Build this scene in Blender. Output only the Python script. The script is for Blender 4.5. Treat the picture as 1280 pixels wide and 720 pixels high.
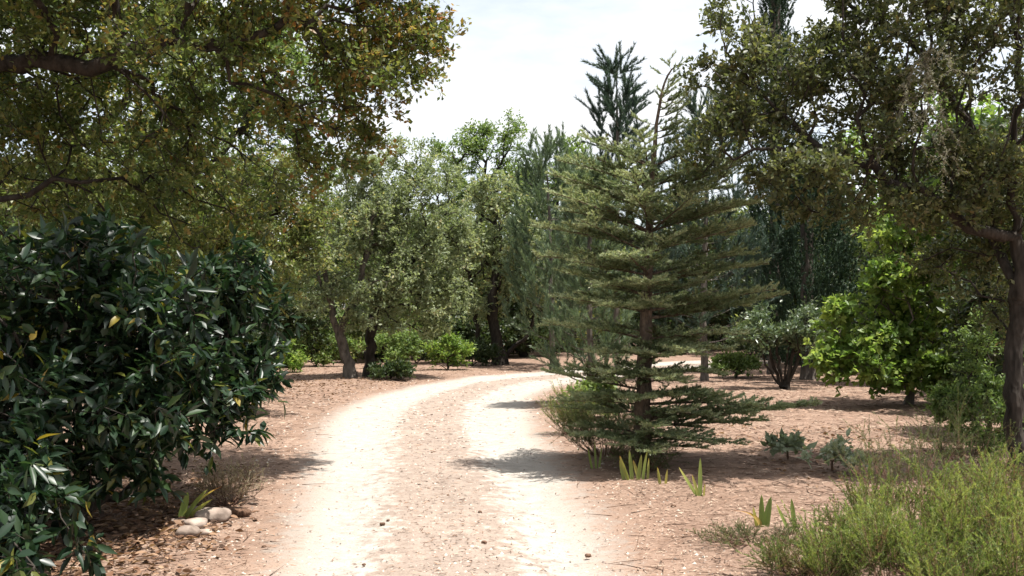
import bpy, math, random
import numpy as np
from mathutils import Matrix, Vector

# ------------------------------------------------------------------ camera, sky, sun, exposure
for o in list(bpy.data.objects):
    bpy.data.objects.remove(o)
SC = bpy.context.scene
COL = SC.collection
CAM_H = 1.6
FPX = 1244.0            # focal length in photograph pixels (35 mm on a 36 mm sensor)
HOR = 395.0             # horizon row of the photograph
cam_d = bpy.data.cameras.new('camera')
cam_d.lens = 35.0
cam_d.sensor_width = 36.0
cam_d.clip_start = 0.05
cam_d.clip_end = 3000
cam_d.shift_y = (HOR - 360.0) / 1280.0
cam = bpy.data.objects.new('camera', cam_d)
COL.objects.link(cam)
cam.location = (0, 0, CAM_H)
cam.rotation_euler = (math.radians(90), 0, 0)
SC.camera = cam

SUN_EL, SUN_AZ = math.radians(70), math.radians(114)     # high, to the right and a little behind the camera
sv = Vector((math.sin(SUN_AZ) * math.cos(SUN_EL), math.cos(SUN_AZ) * math.cos(SUN_EL), math.sin(SUN_EL)))
W = bpy.data.worlds.new('World')
SC.world = W
W.use_nodes = True
wn, wl = W.node_tree.nodes, W.node_tree.links
wn.clear()
wo = wn.new('ShaderNodeOutputWorld')
wb = wn.new('ShaderNodeBackground')
wb.inputs['Strength'].default_value = 0.10
sky = wn.new('ShaderNodeTexSky')
sky.sky_type = 'NISHITA'
sky.sun_disc = False
sky.sun_elevation = SUN_EL
sky.sun_rotation = SUN_AZ
sky.air_density = 1.0
sky.dust_density = 1.5
# thin high cloud over the whole sky
tc = wn.new('ShaderNodeTexCoord')
mp = wn.new('ShaderNodeMapping')
mp.inputs['Scale'].default_value = (1.0, 1.0, 3.2)
nz = wn.new('ShaderNodeTexNoise')
nz.inputs['Scale'].default_value = 2.6
nz.inputs['Detail'].default_value = 7
nz.inputs['Roughness'].default_value = 0.58
rp = wn.new('ShaderNodeValToRGB')
rp.color_ramp.elements[0].position = 0.36
rp.color_ramp.elements[0].color = (0.40, 0.40, 0.40, 1)
rp.color_ramp.elements[1].position = 0.62
rp.color_ramp.elements[1].color = (1, 1, 1, 1)
mx = wn.new('ShaderNodeMix')
mx.data_type = 'RGBA'
mx.inputs[7].default_value = (5.9, 5.92, 5.96, 1)
wl.new(tc.outputs['Generated'], mp.inputs['Vector'])
wl.new(mp.outputs['Vector'], nz.inputs['Vector'])
wl.new(nz.outputs['Fac'], rp.inputs['Fac'])
wl.new(rp.outputs['Color'], mx.inputs[0])
wl.new(sky.outputs['Color'], mx.inputs[6])
wl.new(mx.outputs[2], wb.inputs['Color'])
wl.new(wb.outputs['Background'], wo.inputs['Surface'])

sun_d = bpy.data.lights.new('sun', 'SUN')
sun_d.energy = 5.0
sun_d.angle = math.radians(0.53)
sun_d.color = (1.0, 0.96, 0.90)
sun = bpy.data.objects.new('sun', sun_d)
COL.objects.link(sun)
sun.rotation_euler = sv.to_track_quat('Z', 'Y').to_euler()
sun.location = (6, 6, 20)

SC.view_settings.view_transform = 'Standard'
SC.view_settings.look = 'None'
SC.view_settings.exposure = 1.1
SC.view_settings.gamma = 1.0
SC.view_settings.use_curve_mapping = False
cy = SC.cycles
cy.use_denoising = True
cy.max_bounces = 7
cy.diffuse_bounces = 4
cy.glossy_bounces = 2
cy.transmission_bounces = 4
cy.transparent_max_bounces = 4
cy.use_adaptive_sampling = True
cy.adaptive_threshold = 0.02

# ------------------------------------------------------------------ helpers
UP = np.array([0.0, 0.0, 1.0])


def P(px, py, D):
    """a point seen at photograph pixel (px, py) that stands D metres away"""
    return np.array([(px - 640.0) / FPX * D, D, CAM_H + (HOR - py) / FPX * D])


def gx(px, D):
    return (px - 640.0) / FPX * D


def nrm(v):
    return v / (np.linalg.norm(v, axis=-1, keepdims=True) + 1e-9)


def rdir(rng, n):
    return nrm(rng.normal(size=(n, 3)))


def mesh(name, V, F, mat, attrs=None, smooth=False, mats=None, mat_idx=None):
    """V (n,3), F list of int arrays (m,3) or (m,4)"""
    V = np.asarray(V, dtype=np.float32)
    if not isinstance(F, (list, tuple)):
        F = [F]
    F = [np.asarray(f, dtype=np.int32) for f in F if len(f)]
    me = bpy.data.meshes.new(name)
    me.vertices.add(len(V))
    me.vertices.foreach_set('co', V.ravel())
    idx = np.concatenate([f.ravel() for f in F])
    sizes = np.concatenate([np.full(len(f), f.shape[1], dtype=np.int32) for f in F])
    starts = np.concatenate([[0], np.cumsum(sizes)[:-1]]).astype(np.int32)
    me.loops.add(len(idx))
    me.loops.foreach_set('vertex_index', idx)
    me.polygons.add(len(sizes))
    me.polygons.foreach_set('loop_start', starts)
    if smooth:
        me.polygons.foreach_set('use_smooth', np.ones(len(sizes), dtype=bool))
    for k, a in (attrs or {}).items():
        at = me.attributes.new(k, 'FLOAT', 'POINT')
        at.data.foreach_set('value', np.asarray(a, dtype=np.float32))
    me.update(calc_edges=True)
    for m in (mats or [mat]):
        me.materials.append(m)
    if mat_idx is not None:
        me.polygons.foreach_set('material_index', np.asarray(mat_idx, dtype=np.int32))
    return me


def obj(name, me, parent=None, loc=None, kind=None):
    o = bpy.data.objects.new(name, me)
    COL.objects.link(o)
    if parent is not None:
        o.parent = parent
    if loc is not None:
        o.location = [float(c) for c in loc]
    if kind:
        o['kind'] = kind
    return o


def thing(name, label, cat, loc=(0, 0, 0), group=None):
    o = bpy.data.objects.new(name, None)
    o.empty_display_size = 0.2
    COL.objects.link(o)
    o.location = [float(c) for c in loc]
    o['label'] = label
    o['category'] = cat
    if group:
        o['group'] = group
    return o


def tag(o, label, cat, group=None):
    o['label'] = label
    o['category'] = cat
    if group:
        o['group'] = group
    return o


def copy_tree(src, loc, rz, sc, label=None):
    r = src.copy()
    COL.objects.link(r)
    r.location = [float(c) for c in loc]
    r.rotation_euler = (0, 0, rz)
    r.scale = sc
    if label:
        r['label'] = label
    for ch in list(src.children):
        c = ch.copy()
        COL.objects.link(c)
        c.parent = r
        for g in list(ch.children):
            d = g.copy()
            COL.objects.link(d)
            d.parent = c
    return r


# ------------------------------------------------------------------ materials
def new_mat(name):
    m = bpy.data.materials.new(name)
    m.use_nodes = True
    nt = m.node_tree
    nt.nodes.clear()
    return m, nt.nodes, nt.links


def ramp(n, stops, interp='LINEAR'):
    r = n.new('ShaderNodeValToRGB')
    cr = r.color_ramp
    cr.interpolation = interp
    while len(cr.elements) < len(stops):
        cr.elements.new(0.5)
    for e, (p, c) in zip(cr.elements, stops):
        e.position = p
        e.color = (c[0], c[1], c[2], 1)
    return r


def leaf_mat(name, stops, transl=0.35, rough=0.45, spec=0.4, tr_gain=1.5):
    """a leaf: glossy skin over a body that lets light through; 'tint' is each leaf's own colour"""
    m, n, l = new_mat(name)
    out = n.new('ShaderNodeOutputMaterial')
    at = n.new('ShaderNodeAttribute')
    at.attribute_name = 'tint'
    r = ramp(n, stops)
    l.new(at.outputs['Fac'], r.inputs['Fac'])
    b = n.new('ShaderNodeBsdfPrincipled')
    b.inputs['Roughness'].default_value = rough
    b.inputs['Specular IOR Level'].default_value = spec
    l.new(r.outputs['Color'], b.inputs['Base Color'])
    t = n.new('ShaderNodeBsdfTranslucent')
    mul = n.new('ShaderNodeMix')
    mul.data_type = 'RGBA'
    mul.blend_type = 'MULTIPLY'
    mul.inputs[0].default_value = 1.0
    mul.inputs[7].default_value = (1.12 * tr_gain, 1.15 * tr_gain, 0.65 * tr_gain, 1)
    l.new(r.outputs['Color'], mul.inputs[6])
    l.new(mul.outputs[2], t.inputs['Color'])
    mxs = n.new('ShaderNodeMixShader')
    mxs.inputs[0].default_value = transl
    l.new(b.outputs['BSDF'], mxs.inputs[1])
    l.new(t.outputs['BSDF'], mxs.inputs[2])
    l.new(mxs.outputs['Shader'], out.inputs['Surface'])
    return m


def bark_mat(name, a, b_, scale=14, stretch=0.25):
    m, n, l = new_mat(name)
    out = n.new('ShaderNodeOutputMaterial')
    g = n.new('ShaderNodeNewGeometry')
    mpn = n.new('ShaderNodeMapping')
    mpn.inputs['Scale'].default_value = (1, 1, stretch)
    l.new(g.outputs['Position'], mpn.inputs['Vector'])
    v = n.new('ShaderNodeTexVoronoi')
    v.inputs['Scale'].default_value = scale * 2.2
    t = n.new('ShaderNodeTexNoise')
    t.inputs['Scale'].default_value = scale
    t.inputs['Detail'].default_value = 6
    l.new(mpn.outputs['Vector'], v.inputs['Vector'])
    l.new(mpn.outputs['Vector'], t.inputs['Vector'])
    r = ramp(n, [(0.3, a), (0.7, b_)])
    l.new(t.outputs['Fac'], r.inputs['Fac'])
    b = n.new('ShaderNodeBsdfPrincipled')
    b.inputs['Roughness'].default_value = 0.9
    b.inputs['Specular IOR Level'].default_value = 0.15
    l.new(r.outputs['Color'], b.inputs['Base Color'])
    bu = n.new('ShaderNodeBump')
    bu.inputs['Strength'].default_value = 0.8
    bu.inputs['Distance'].default_value = 0.02
    l.new(v.outputs['Distance'], bu.inputs['Height'])
    l.new(bu.outputs['Normal'], b.inputs['Normal'])
    l.new(b.outputs['BSDF'], out.inputs['Surface'])
    return m


def simple_mat(name, stops, scale=8, rough=0.85, bump=0.3, attr=None):
    m, n, l = new_mat(name)
    out = n.new('ShaderNodeOutputMaterial')
    b = n.new('ShaderNodeBsdfPrincipled')
    b.inputs['Roughness'].default_value = rough
    b.inputs['Specular IOR Level'].default_value = 0.2
    r = ramp(n, stops)
    if attr:
        at = n.new('ShaderNodeAttribute')
        at.attribute_name = attr
        l.new(at.outputs['Fac'], r.inputs['Fac'])
    else:
        g = n.new('ShaderNodeNewGeometry')
        t = n.new('ShaderNodeTexNoise')
        t.inputs['Scale'].default_value = scale
        t.inputs['Detail'].default_value = 8
        l.new(g.outputs['Position'], t.inputs['Vector'])
        l.new(t.outputs['Fac'], r.inputs['Fac'])
        bu = n.new('ShaderNodeBump')
        bu.inputs['Strength'].default_value = bump
        bu.inputs['Distance'].default_value = 0.02
        l.new(t.outputs['Fac'], bu.inputs['Height'])
        l.new(bu.outputs['Normal'], b.inputs['Normal'])
    l.new(r.outputs['Color'], b.inputs['Base Color'])
    l.new(b.outputs['BSDF'], out.inputs['Surface'])
    return m


def earth_mat(name, road):
    """pinkish sandy earth strewn with needles; on the track two pale worn wheel ruts ('lat' = metres from its middle)"""
    m, n, l = new_mat(name)
    out = n.new('ShaderNodeOutputMaterial')
    g = n.new('ShaderNodeNewGeometry')

    def noise(scale, det=6, rough=0.6):
        t = n.new('ShaderNodeTexNoise')
        t.inputs['Scale'].default_value = scale
        t.inputs['Detail'].default_value = det
        t.inputs['Roughness'].default_value = rough
        l.new(g.outputs['Position'], t.inputs['Vector'])
        return t

    def math_(op, a, b=None, c=None):
        k = n.new('ShaderNodeMath')
        k.operation = op
        for i, x in enumerate((a, b, c)):
            if x is None:
                continue
            if isinstance(x, (int, float)):
                k.inputs[i].default_value = x
            else:
                l.new(x, k.inputs[i])
        return k.outputs[0]

    def mixc(f, a, b):
        k = n.new('ShaderNodeMix')
        k.data_type = 'RGBA'
        l.new(f, k.inputs[0])
        for i, x in ((6, a), (7, b)):
            if isinstance(x, tuple):
                k.inputs[i].default_value = x
            else:
                l.new(x, k.inputs[i])
        return k.outputs[2]

    big, mid, fine = noise(0.9, 4), noise(7, 8, 0.65), noise(60, 5, 0.7)
    earth = ramp(n, [(0.30, (0.155, 0.100, 0.072)), (0.52, (0.235, 0.160, 0.119)), (0.72, (0.32, 0.232, 0.178))])
    l.new(math_('ADD', math_('MULTIPLY', mid.outputs['Fac'], 0.6), math_('MULTIPLY', big.outputs['Fac'], 0.4)), earth.inputs['Fac'])
    # dark crumbs
    crumb = ramp(n, [(0.36, (0.45, 0.4, 0.36)), (0.47, (1, 1, 1))])
    l.new(fine.outputs['Fac'], crumb.inputs['Fac'])
    mul = n.new('ShaderNodeMix')
    mul.data_type = 'RGBA'
    mul.blend_type = 'MULTIPLY'
    mul.inputs[0].default_value = 0.75
    l.new(earth.outputs['Color'], mul.inputs[6])
    l.new(crumb.outputs['Color'], mul.inputs[7])
    drift = ramp(n, [(0.50, (0, 0, 0)), (0.68, (0.45, 0.45, 0.45))])
    l.new(noise(1.9, 7, 0.62).outputs['Fac'], drift.inputs['Fac'])
    col = mixc(drift.outputs['Color'], mul.outputs[2], (0.135, 0.080, 0.056, 1))
    if road:
        at = n.new('ShaderNodeAttribute')
        at.attribute_name = 'lat'
        hw = n.new('ShaderNodeAttribute')
        hw.attribute_name = 'hw'
        wob = math_('MULTIPLY', math_('SUBTRACT', big.outputs['Fac'], 0.5), 0.9)
        wob2 = math_('MULTIPLY', math_('SUBTRACT', mid.outputs['Fac'], 0.5), 1.1)
        lat = math_('ADD', math_('ABSOLUTE', at.outputs['Fac']), math_('ADD', math_('MULTIPLY', wob, 0.35), wob2))
        # rut: pale between 0.42 m and the road's edge
        a1 = n.new('ShaderNodeMapRange')
        a1.interpolation_type = 'SMOOTHSTEP'
        a1.inputs[1].default_value = 0.18
        a1.inputs[2].default_value = 0.66
        l.new(lat, a1.inputs[0])
        a2 = n.new('ShaderNodeMapRange')
        a2.interpolation_type = 'SMOOTHSTEP'
        l.new(math_('SUBTRACT', hw.outputs['Fac'], 0.40), a2.inputs[1])
        l.new(math_('ADD', hw.outputs['Fac'], 0.16), a2.inputs[2])
        a2.inputs[3].default_value = 1.0
        a2.inputs[4].default_value = 0.0
        l.new(lat, a2.inputs[0])
        rut = math_('MULTIPLY', a1.outputs[0], a2.outputs[0])
        body = math_('MULTIPLY', a2.outputs[0], 0.42)
        f = math_('MAXIMUM', rut, body)
        pale = ramp(n, [(0.3, (0.27, 0.242, 0.210)), (0.7, (0.40, 0.364, 0.322))])
        l.new(mid.outputs['Fac'], pale.inputs['Fac'])
        pm = n.new('ShaderNodeMix')
        pm.data_type = 'RGBA'
        pm.blend_type = 'MULTIPLY'
        pm.inputs[0].default_value = 0.5
        l.new(pale.outputs['Color'], pm.inputs[6])
        l.new(crumb.outputs['Color'], pm.inputs[7])
        col = mixc(f, col, pm.outputs[2])
    b = n.new('ShaderNodeBsdfPrincipled')
    b.inputs['Roughness'].default_value = 0.95
    b.inputs['Specular IOR Level'].default_value = 0.1
    l.new(col, b.inputs['Base Color'])
    bu = n.new('ShaderNodeBump')
    bu.inputs['Strength'].default_value = 0.55 if not road else 0.4
    bu.inputs['Distance'].default_value = 0.03
    l.new(math_('ADD', math_('MULTIPLY', fine.outputs['Fac'], 0.5), mid.outputs['Fac']), bu.inputs['Height'])
    l.new(bu.outputs['Normal'], b.inputs['Normal'])
    l.new(b.outputs['BSDF'], out.inputs['Surface'])
    return m


M_GROUND = earth_mat('sandy_earth', False)
M_ROAD = earth_mat('worn_track', True)
M_BARK_DARK = bark_mat('dark_bark', (0.018, 0.015, 0.012), (0.055, 0.046, 0.038))
M_BARK_GREY = bark_mat('grey_bark', (0.055, 0.047, 0.040), (0.15, 0.13, 0.11))
M_BARK_RED = bark_mat('red_bark', (0.06, 0.035, 0.025), (0.17, 0.095, 0.065))
M_BARK_CEDAR = bark_mat('cedar_bark', (0.05, 0.038, 0.03), (0.17, 0.125, 0.09), 22, 0.4)
M_OAK_BROWN = leaf_mat('oak_leaf_bronze', [(0, (0.035, 0.060, 0.018)), (0.42, (0.095, 0.125, 0.036)), (0.66, (0.155, 0.155, 0.048)),
                                           (0.84, (0.225, 0.14, 0.046)), (1, (0.25, 0.10, 0.034))], 0.45, 0.45, 0.35)
M_OAK_GREY = leaf_mat('oak_leaf_grey', [(0, (0.085, 0.115, 0.062)), (0.5, (0.175, 0.21, 0.118)), (0.85, (0.26, 0.29, 0.17)),
                                        (1, (0.29, 0.25, 0.13))], 0.38, 0.55, 0.3)
M_OAK_OLIVE = leaf_mat('oak_leaf_olive', [(0, (0.055, 0.085, 0.030)), (0.5, (0.12, 0.155, 0.054)), (0.8, (0.195, 0.20, 0.08)),
                                          (1, (0.22, 0.14, 0.05))], 0.42, 0.45, 0.4)
M_OAK_DUSK = leaf_mat('oak_leaf_dusky', [(0, (0.040, 0.055, 0.024)), (0.5, (0.085, 0.10, 0.042)), (0.8, (0.14, 0.14, 0.066)),
                                         (1, (0.17, 0.115, 0.05))], 0.42, 0.45, 0.4)
M_FRESH = leaf_mat('fresh_green_leaf', [(0, (0.065, 0.11, 0.035)), (0.6, (0.14, 0.20, 0.065)), (1, (0.21, 0.25, 0.10))], 0.42, 0.5, 0.3)
M_LIME = leaf_mat('lime_leaf', [(0, (0.065, 0.12, 0.025)), (0.5, (0.13, 0.20, 0.05)), (1, (0.30, 0.35, 0.11))], 0.5, 0.45, 0.3)
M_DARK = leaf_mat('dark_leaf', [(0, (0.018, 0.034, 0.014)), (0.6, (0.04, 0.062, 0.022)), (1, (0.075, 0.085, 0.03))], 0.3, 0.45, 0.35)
M_LAUREL = leaf_mat('laurel_leaf', [(0, (0.006, 0.016, 0.008)), (0.5, (0.015, 0.035, 0.016)), (0.86, (0.034, 0.062, 0.024)),
                                    (0.93, (0.13, 0.13, 0.02)), (0.97, (0.25, 0.17, 0.025)), (1, (0.34, 0.11, 0.015))], 0.28, 0.38, 0.42)
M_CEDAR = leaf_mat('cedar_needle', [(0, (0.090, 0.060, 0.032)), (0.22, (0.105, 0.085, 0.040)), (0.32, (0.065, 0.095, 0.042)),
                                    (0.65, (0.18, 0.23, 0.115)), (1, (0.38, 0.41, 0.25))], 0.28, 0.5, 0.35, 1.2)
M_PINE_BLUE = leaf_mat('blue_pine_needle', [(0, (0.06, 0.095, 0.055)), (0.6, (0.125, 0.175, 0.105)), (1, (0.20, 0.25, 0.15))], 0.3, 0.5, 0.35, 1.1)
M_PINE_DARK = leaf_mat('dark_pine_needle', [(0, (0.026, 0.050, 0.040)), (0.6, (0.055, 0.090, 0.068)), (1, (0.10, 0.13, 0.10))], 0.25, 0.5, 0.35, 1.0)
M_CYPRESS = leaf_mat('cypress_scale', [(0, (0.012, 0.030, 0.016)), (0.7, (0.028, 0.055, 0.028)), (1, (0.05, 0.085, 0.04))], 0.15, 0.6, 0.25, 1.0)
M_HEATH = leaf_mat('heath_needle', [(0, (0.17, 0.12, 0.065)), (0.10, (0.09, 0.075, 0.035)), (0.25, (0.070, 0.105, 0.032)), (0.6, (0.13, 0.185, 0.050)), (1, (0.26, 0.29, 0.08))], 0.4, 0.5, 0.3)
M_WISP = leaf_mat('wispy_green', [(0, (0.05, 0.06, 0.025)), (0.6, (0.085, 0.115, 0.045)), (1, (0.14, 0.155, 0.06))], 0.35, 0.5, 0.3)
M_CISTUS = leaf_mat('pale_cistus_leaf', [(0, (0.12, 0.15, 0.09)), (0.6, (0.22, 0.26, 0.17)), (1, (0.34, 0.37, 0.28))], 0.25, 0.5, 0.4)
M_SHRUB = leaf_mat('glossy_pale_leaf', [(0, (0.045, 0.075, 0.035)), (0.6, (0.10, 0.135, 0.075)), (1, (0.22, 0.25, 0.18))], 0.3, 0.35, 0.5)
M_IRIS = leaf_mat('iris_blade', [(0, (0.10, 0.16, 0.05)), (0.5, (0.20, 0.24, 0.07)), (0.8, (0.38, 0.34, 0.10)), (1, (0.40, 0.10, 0.04))], 0.4, 0.4, 0.4)
M_LICHEN = leaf_mat('grey_lichen', [(0, (0.16, 0.15, 0.11)), (1, (0.36, 0.35, 0.28))], 0.3, 0.8, 0.1, 1.0)
M_DRY = leaf_mat('dry_stem', [(0, (0.22, 0.17, 0.11)), (0.6, (0.36, 0.31, 0.21)), (1, (0.36, 0.38, 0.24))], 0.3, 0.7, 0.2, 1.0)
M_STONE = simple_mat('pale_stone', [(0.3, (0.13, 0.10, 0.08)), (0.55, (0.28, 0.22, 0.18)), (0.75, (0.40, 0.34, 0.28))], 9, 0.9, 0.6)
M_CONE = simple_mat('cone_brown', [(0.3, (0.06, 0.035, 0.022)), (0.7, (0.17, 0.10, 0.065))], 60, 0.9, 0.5)
M_LITTER = simple_mat('needle_litter', [(0, (0.05, 0.032, 0.024)), (0.25, (0.14, 0.085, 0.058)), (0.5, (0.28, 0.175, 0.12)),
                                        (0.8, (0.33, 0.235, 0.175)), (1, (0.38, 0.30, 0.225))], attr='tint')
M_DEADLEAF = leaf_mat('dead_leaf', [(0, (0.05, 0.03, 0.02)), (0.5, (0.16, 0.085, 0.05)), (1, (0.34, 0.22, 0.14))], 0.2, 0.7, 0.2, 1.0)

# ------------------------------------------------------------------ ground and track
CP = np.array([(-0.25, -30), (-0.25, -8), (-0.30, 0), (-0.38, 6), (-0.74, 10), (-1.22, 15), (-1.12, 20), (0.15, 24.6), (2.5, 28.6), (6, 32.5), (10, 36.3),
               (16, 41), (30, 49), (60, 62)], float)


def catmull(C, k=24):
    out = []
    for i in range(1, len(C) - 2):
        p0, p1, p2, p3 = C[i - 1:i + 3]
        for t in np.linspace(0, 1, k, endpoint=False):
            out.append(0.5 * ((2 * p1) + (-p0 + p2) * t + (2 * p0 - 5 * p1 + 4 * p2 - p3) * t ** 2 + (-p0 + 3 * p1 - 3 * p2 + p3) * t ** 3))
    out.append(C[-2])
    return np.array(out)


CL = catmull(CP)
CT = np.gradient(CL, axis=0)
CT /= np.linalg.norm(CT, axis=1)[:, None]
CN = np.stack([CT[:, 1], -CT[:, 0]], 1)          # to the right of travel
CHW = np.interp(CL[:, 1], [0, 6, 10, 16, 25, 40], [1.1, 1.15, 1.4, 1.7, 1.7, 1.6])


def road_lat(x, y):
    """signed distance from the track's middle and the half width there"""
    x, y = np.atleast_1d(x), np.atleast_1d(y)
    lat = np.empty(len(x))
    hw = np.empty(len(x))
    for s in range(0, len(x), 20000):
        d = (x[s:s + 20000, None] - CL[None, :, 0]) ** 2 + (y[s:s + 20000, None] - CL[None, :, 1]) ** 2
        k = d.argmin(1)
        sg = np.sign((x[s:s + 20000] - CL[k, 0]) * CN[k, 0] + (y[s:s + 20000] - CL[k, 1]) * CN[k, 1])
        lat[s:s + 20000] = np.sqrt(d[np.arange(len(k)), k]) * sg
        hw[s:s + 20000] = CHW[k]
    return lat, hw


def sstep(a, b, x):
    t = np.clip((x - a) / (b - a), 0, 1)
    return t * t * (3 - 2 * t)


_r0 = np.random.default_rng(5)
WV = [(_r0.normal(0, 1, 2) * f, _r0.uniform(0, 6.28), a) for f, a in
      [(0.25, .03), (0.3, .03), (0.6, .015), (1.1, .010), (1.7, .008), (3.1, .005), (4.3, .005), (6, .003), (8, .003), (11, .002)]]


def base_h(x, y):
    z = np.zeros_like(x, dtype=float)
    for k, ph, a in WV:
        z += a * np.sin(k[0] * x + k[1] * y + ph)
    z *= 0.8
    lat, hw = road_lat(np.ravel(x), np.ravel(y))
    lat, hw = lat.reshape(np.shape(x)), hw.reshape(np.shape(x))
    z += 0.06 * sstep(hw - 0.1, hw + 1.6, np.abs(lat))
    z += 0.02 * sstep(30, 80, y) * (y - 30) * 0.5
    return z, lat, hw


def H(x, y):
    return float(base_h(np.array([float(x)]), np.array([float(y)]))[0][0])


def G(px, D, dz=0.0):
    """ground point under photograph column px at distance D"""
    x = gx(px, D)
    return np.array([x, D, H(x, D) + dz])


def axis(segs):
    out = []
    for a, b, st in segs:
        out.append(np.arange(a, b, st))
    out.append([segs[-1][1]])
    return np.concatenate(out)


YS = axis([(-600, -60, 60), (-60, -10, 5), (-10, 4, 0.5), (4, 14, 0.13), (14, 32, 0.3), (32, 60, 1), (60, 160, 10), (160, 900, 70)])
XS = axis([(-700, -100, 60), (-100, -14, 4), (-14, -5, .4), (-5, 5, 0.13), (5, 14, .4), (14, 100, 4), (100, 700, 60)])
XX, YY = np.meshgrid(XS, YS)
ZZ, LAT, HW = base_h(XX.ravel(), YY.ravel())
ZZ = ZZ - 0.05 * (1 - sstep(HW + 0.15, HW + 0.38, np.abs(LAT)))
gi = np.arange(len(YS) * len(XS)).reshape(len(YS), len(XS))
quads = np.stack([gi[:-1, :-1].ravel(), gi[:-1, 1:].ravel(), gi[1:, 1:].ravel(), gi[1:, :-1].ravel()], 1)
obj('ground', mesh('ground', np.stack([XX.ravel(), YY.ravel(), ZZ], 1), quads, M_GROUND, smooth=True), kind='structure')

sel = np.where(CL[:, 1] > -7)[0]
fine = np.linspace(sel[0], sel[-1], 520)
cx, cyy = np.interp(fine, np.arange(len(CL)), CL[:, 0]), np.interp(fine, np.arange(len(CL)), CL[:, 1])
nx, ny = np.interp(fine, np.arange(len(CL)), CN[:, 0]), np.interp(fine, np.arange(len(CL)), CN[:, 1])
hwf = np.interp(fine, np.arange(len(CL)), CHW)
uu = np.linspace(-1, 1, 51)
latg = uu[None, :] * (hwf[:, None] + 0.5)
RX, RY = cx[:, None] + nx[:, None] * latg, cyy[:, None] + ny[:, None] * latg
rz, _, _ = base_h(RX.ravel(), RY.ravel())
al = np.abs(latg).ravel()
rz = rz + 0.004 - 0.032 * np.exp(-((al - 0.78) / 0.25) ** 2) - 0.012 * sstep(0.9, 1.0, np.abs(uu)[None, :] + 0 * latg).ravel()
ri = np.arange(latg.size).reshape(latg.shape)
rq = np.stack([ri[:-1, :-1].ravel(), ri[:-1, 1:].ravel(), ri[1:, 1:].ravel(), ri[1:, :-1].ravel()], 1)
obj('road', mesh('road', np.stack([RX.ravel(), RY.ravel(), rz], 1), rq, M_ROAD,
                 {'lat': latg.ravel(), 'hw': np.repeat(hwf, len(uu))}, smooth=True), kind='structure')


# ------------------------------------------------------------------ plant generators
def grow(skel, pts, bf=0.3, step=0.3, jit=0.05, rng=None):
    """branch skeleton: given polylines first, then every crown point joined to the cheapest node"""
    N = len(pts) * 8 + 4000
    nod = np.zeros((N, 3))
    par = np.full(N, -1)
    pl = np.zeros(N)
    n = 0
    first = True
    for line in skel:
        line = np.asarray(line, float)
        seg = np.linalg.norm(np.diff(line, axis=0), axis=1)
        m = max(3, int(seg.sum() / (step * 0.6)))
        t = np.concatenate([[0], np.cumsum(seg)])
        u = np.linspace(0, t[-1], m)
        q = np.stack([np.interp(u, t, line[:, k]) for k in range(3)], 1)
        wob = rng.normal(0, jit * 0.6, q.shape)
        wob[0] = 0
        q = q + wob
        if first:
            last = -1
            first = False
        else:
            last = int(((nod[:n] - q[0]) ** 2).sum(1).argmin())
            q = q[1:]
        for p in q:
            nod[n] = p
            par[n] = last
            pl[n] = 0 if last < 0 else pl[last] + np.linalg.norm(p - nod[last])
            last = n
            n += 1
    nsk = n
    lo = 0
    order = np.argsort(np.linalg.norm(pts - nod[nsk - 1], axis=1))
    tips = np.zeros(len(pts), int)
    # low trunk nodes take no twigs
    pen = np.zeros(N)
    for i in order:
        p = pts[i]
        d = np.linalg.norm(nod[:n] - p, axis=1)
        c = d + bf * pl[:n] + pen[:n]
        # discourage twigs that would have to hang straight down from high nodes
        c = c + 0.5 * np.maximum(0, nod[:n, 2] - p[2])
        k = int(c.argmin())
        dist = d[k]
        m = int(dist // step)
        last = k
        a = nod[k].copy()
        for s in range(1, m + 1):
            f = s / (m + 1)
            q = a + (p - a) * f + rng.normal(0, jit, 3)
            q[2] += 0.10 * dist * math.sin(f * math.pi)
            nod[n] = q
            par[n] = last
            pl[n] = pl[last] + np.linalg.norm(q - nod[last])
            last = n
            n += 1
        nod[n] = p
        par[n] = last
        pl[n] = pl[last] + np.linalg.norm(p - nod[last])
        tips[i] = n
        n += 1
    return nod[:n], par[:n], tips, nsk


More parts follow.
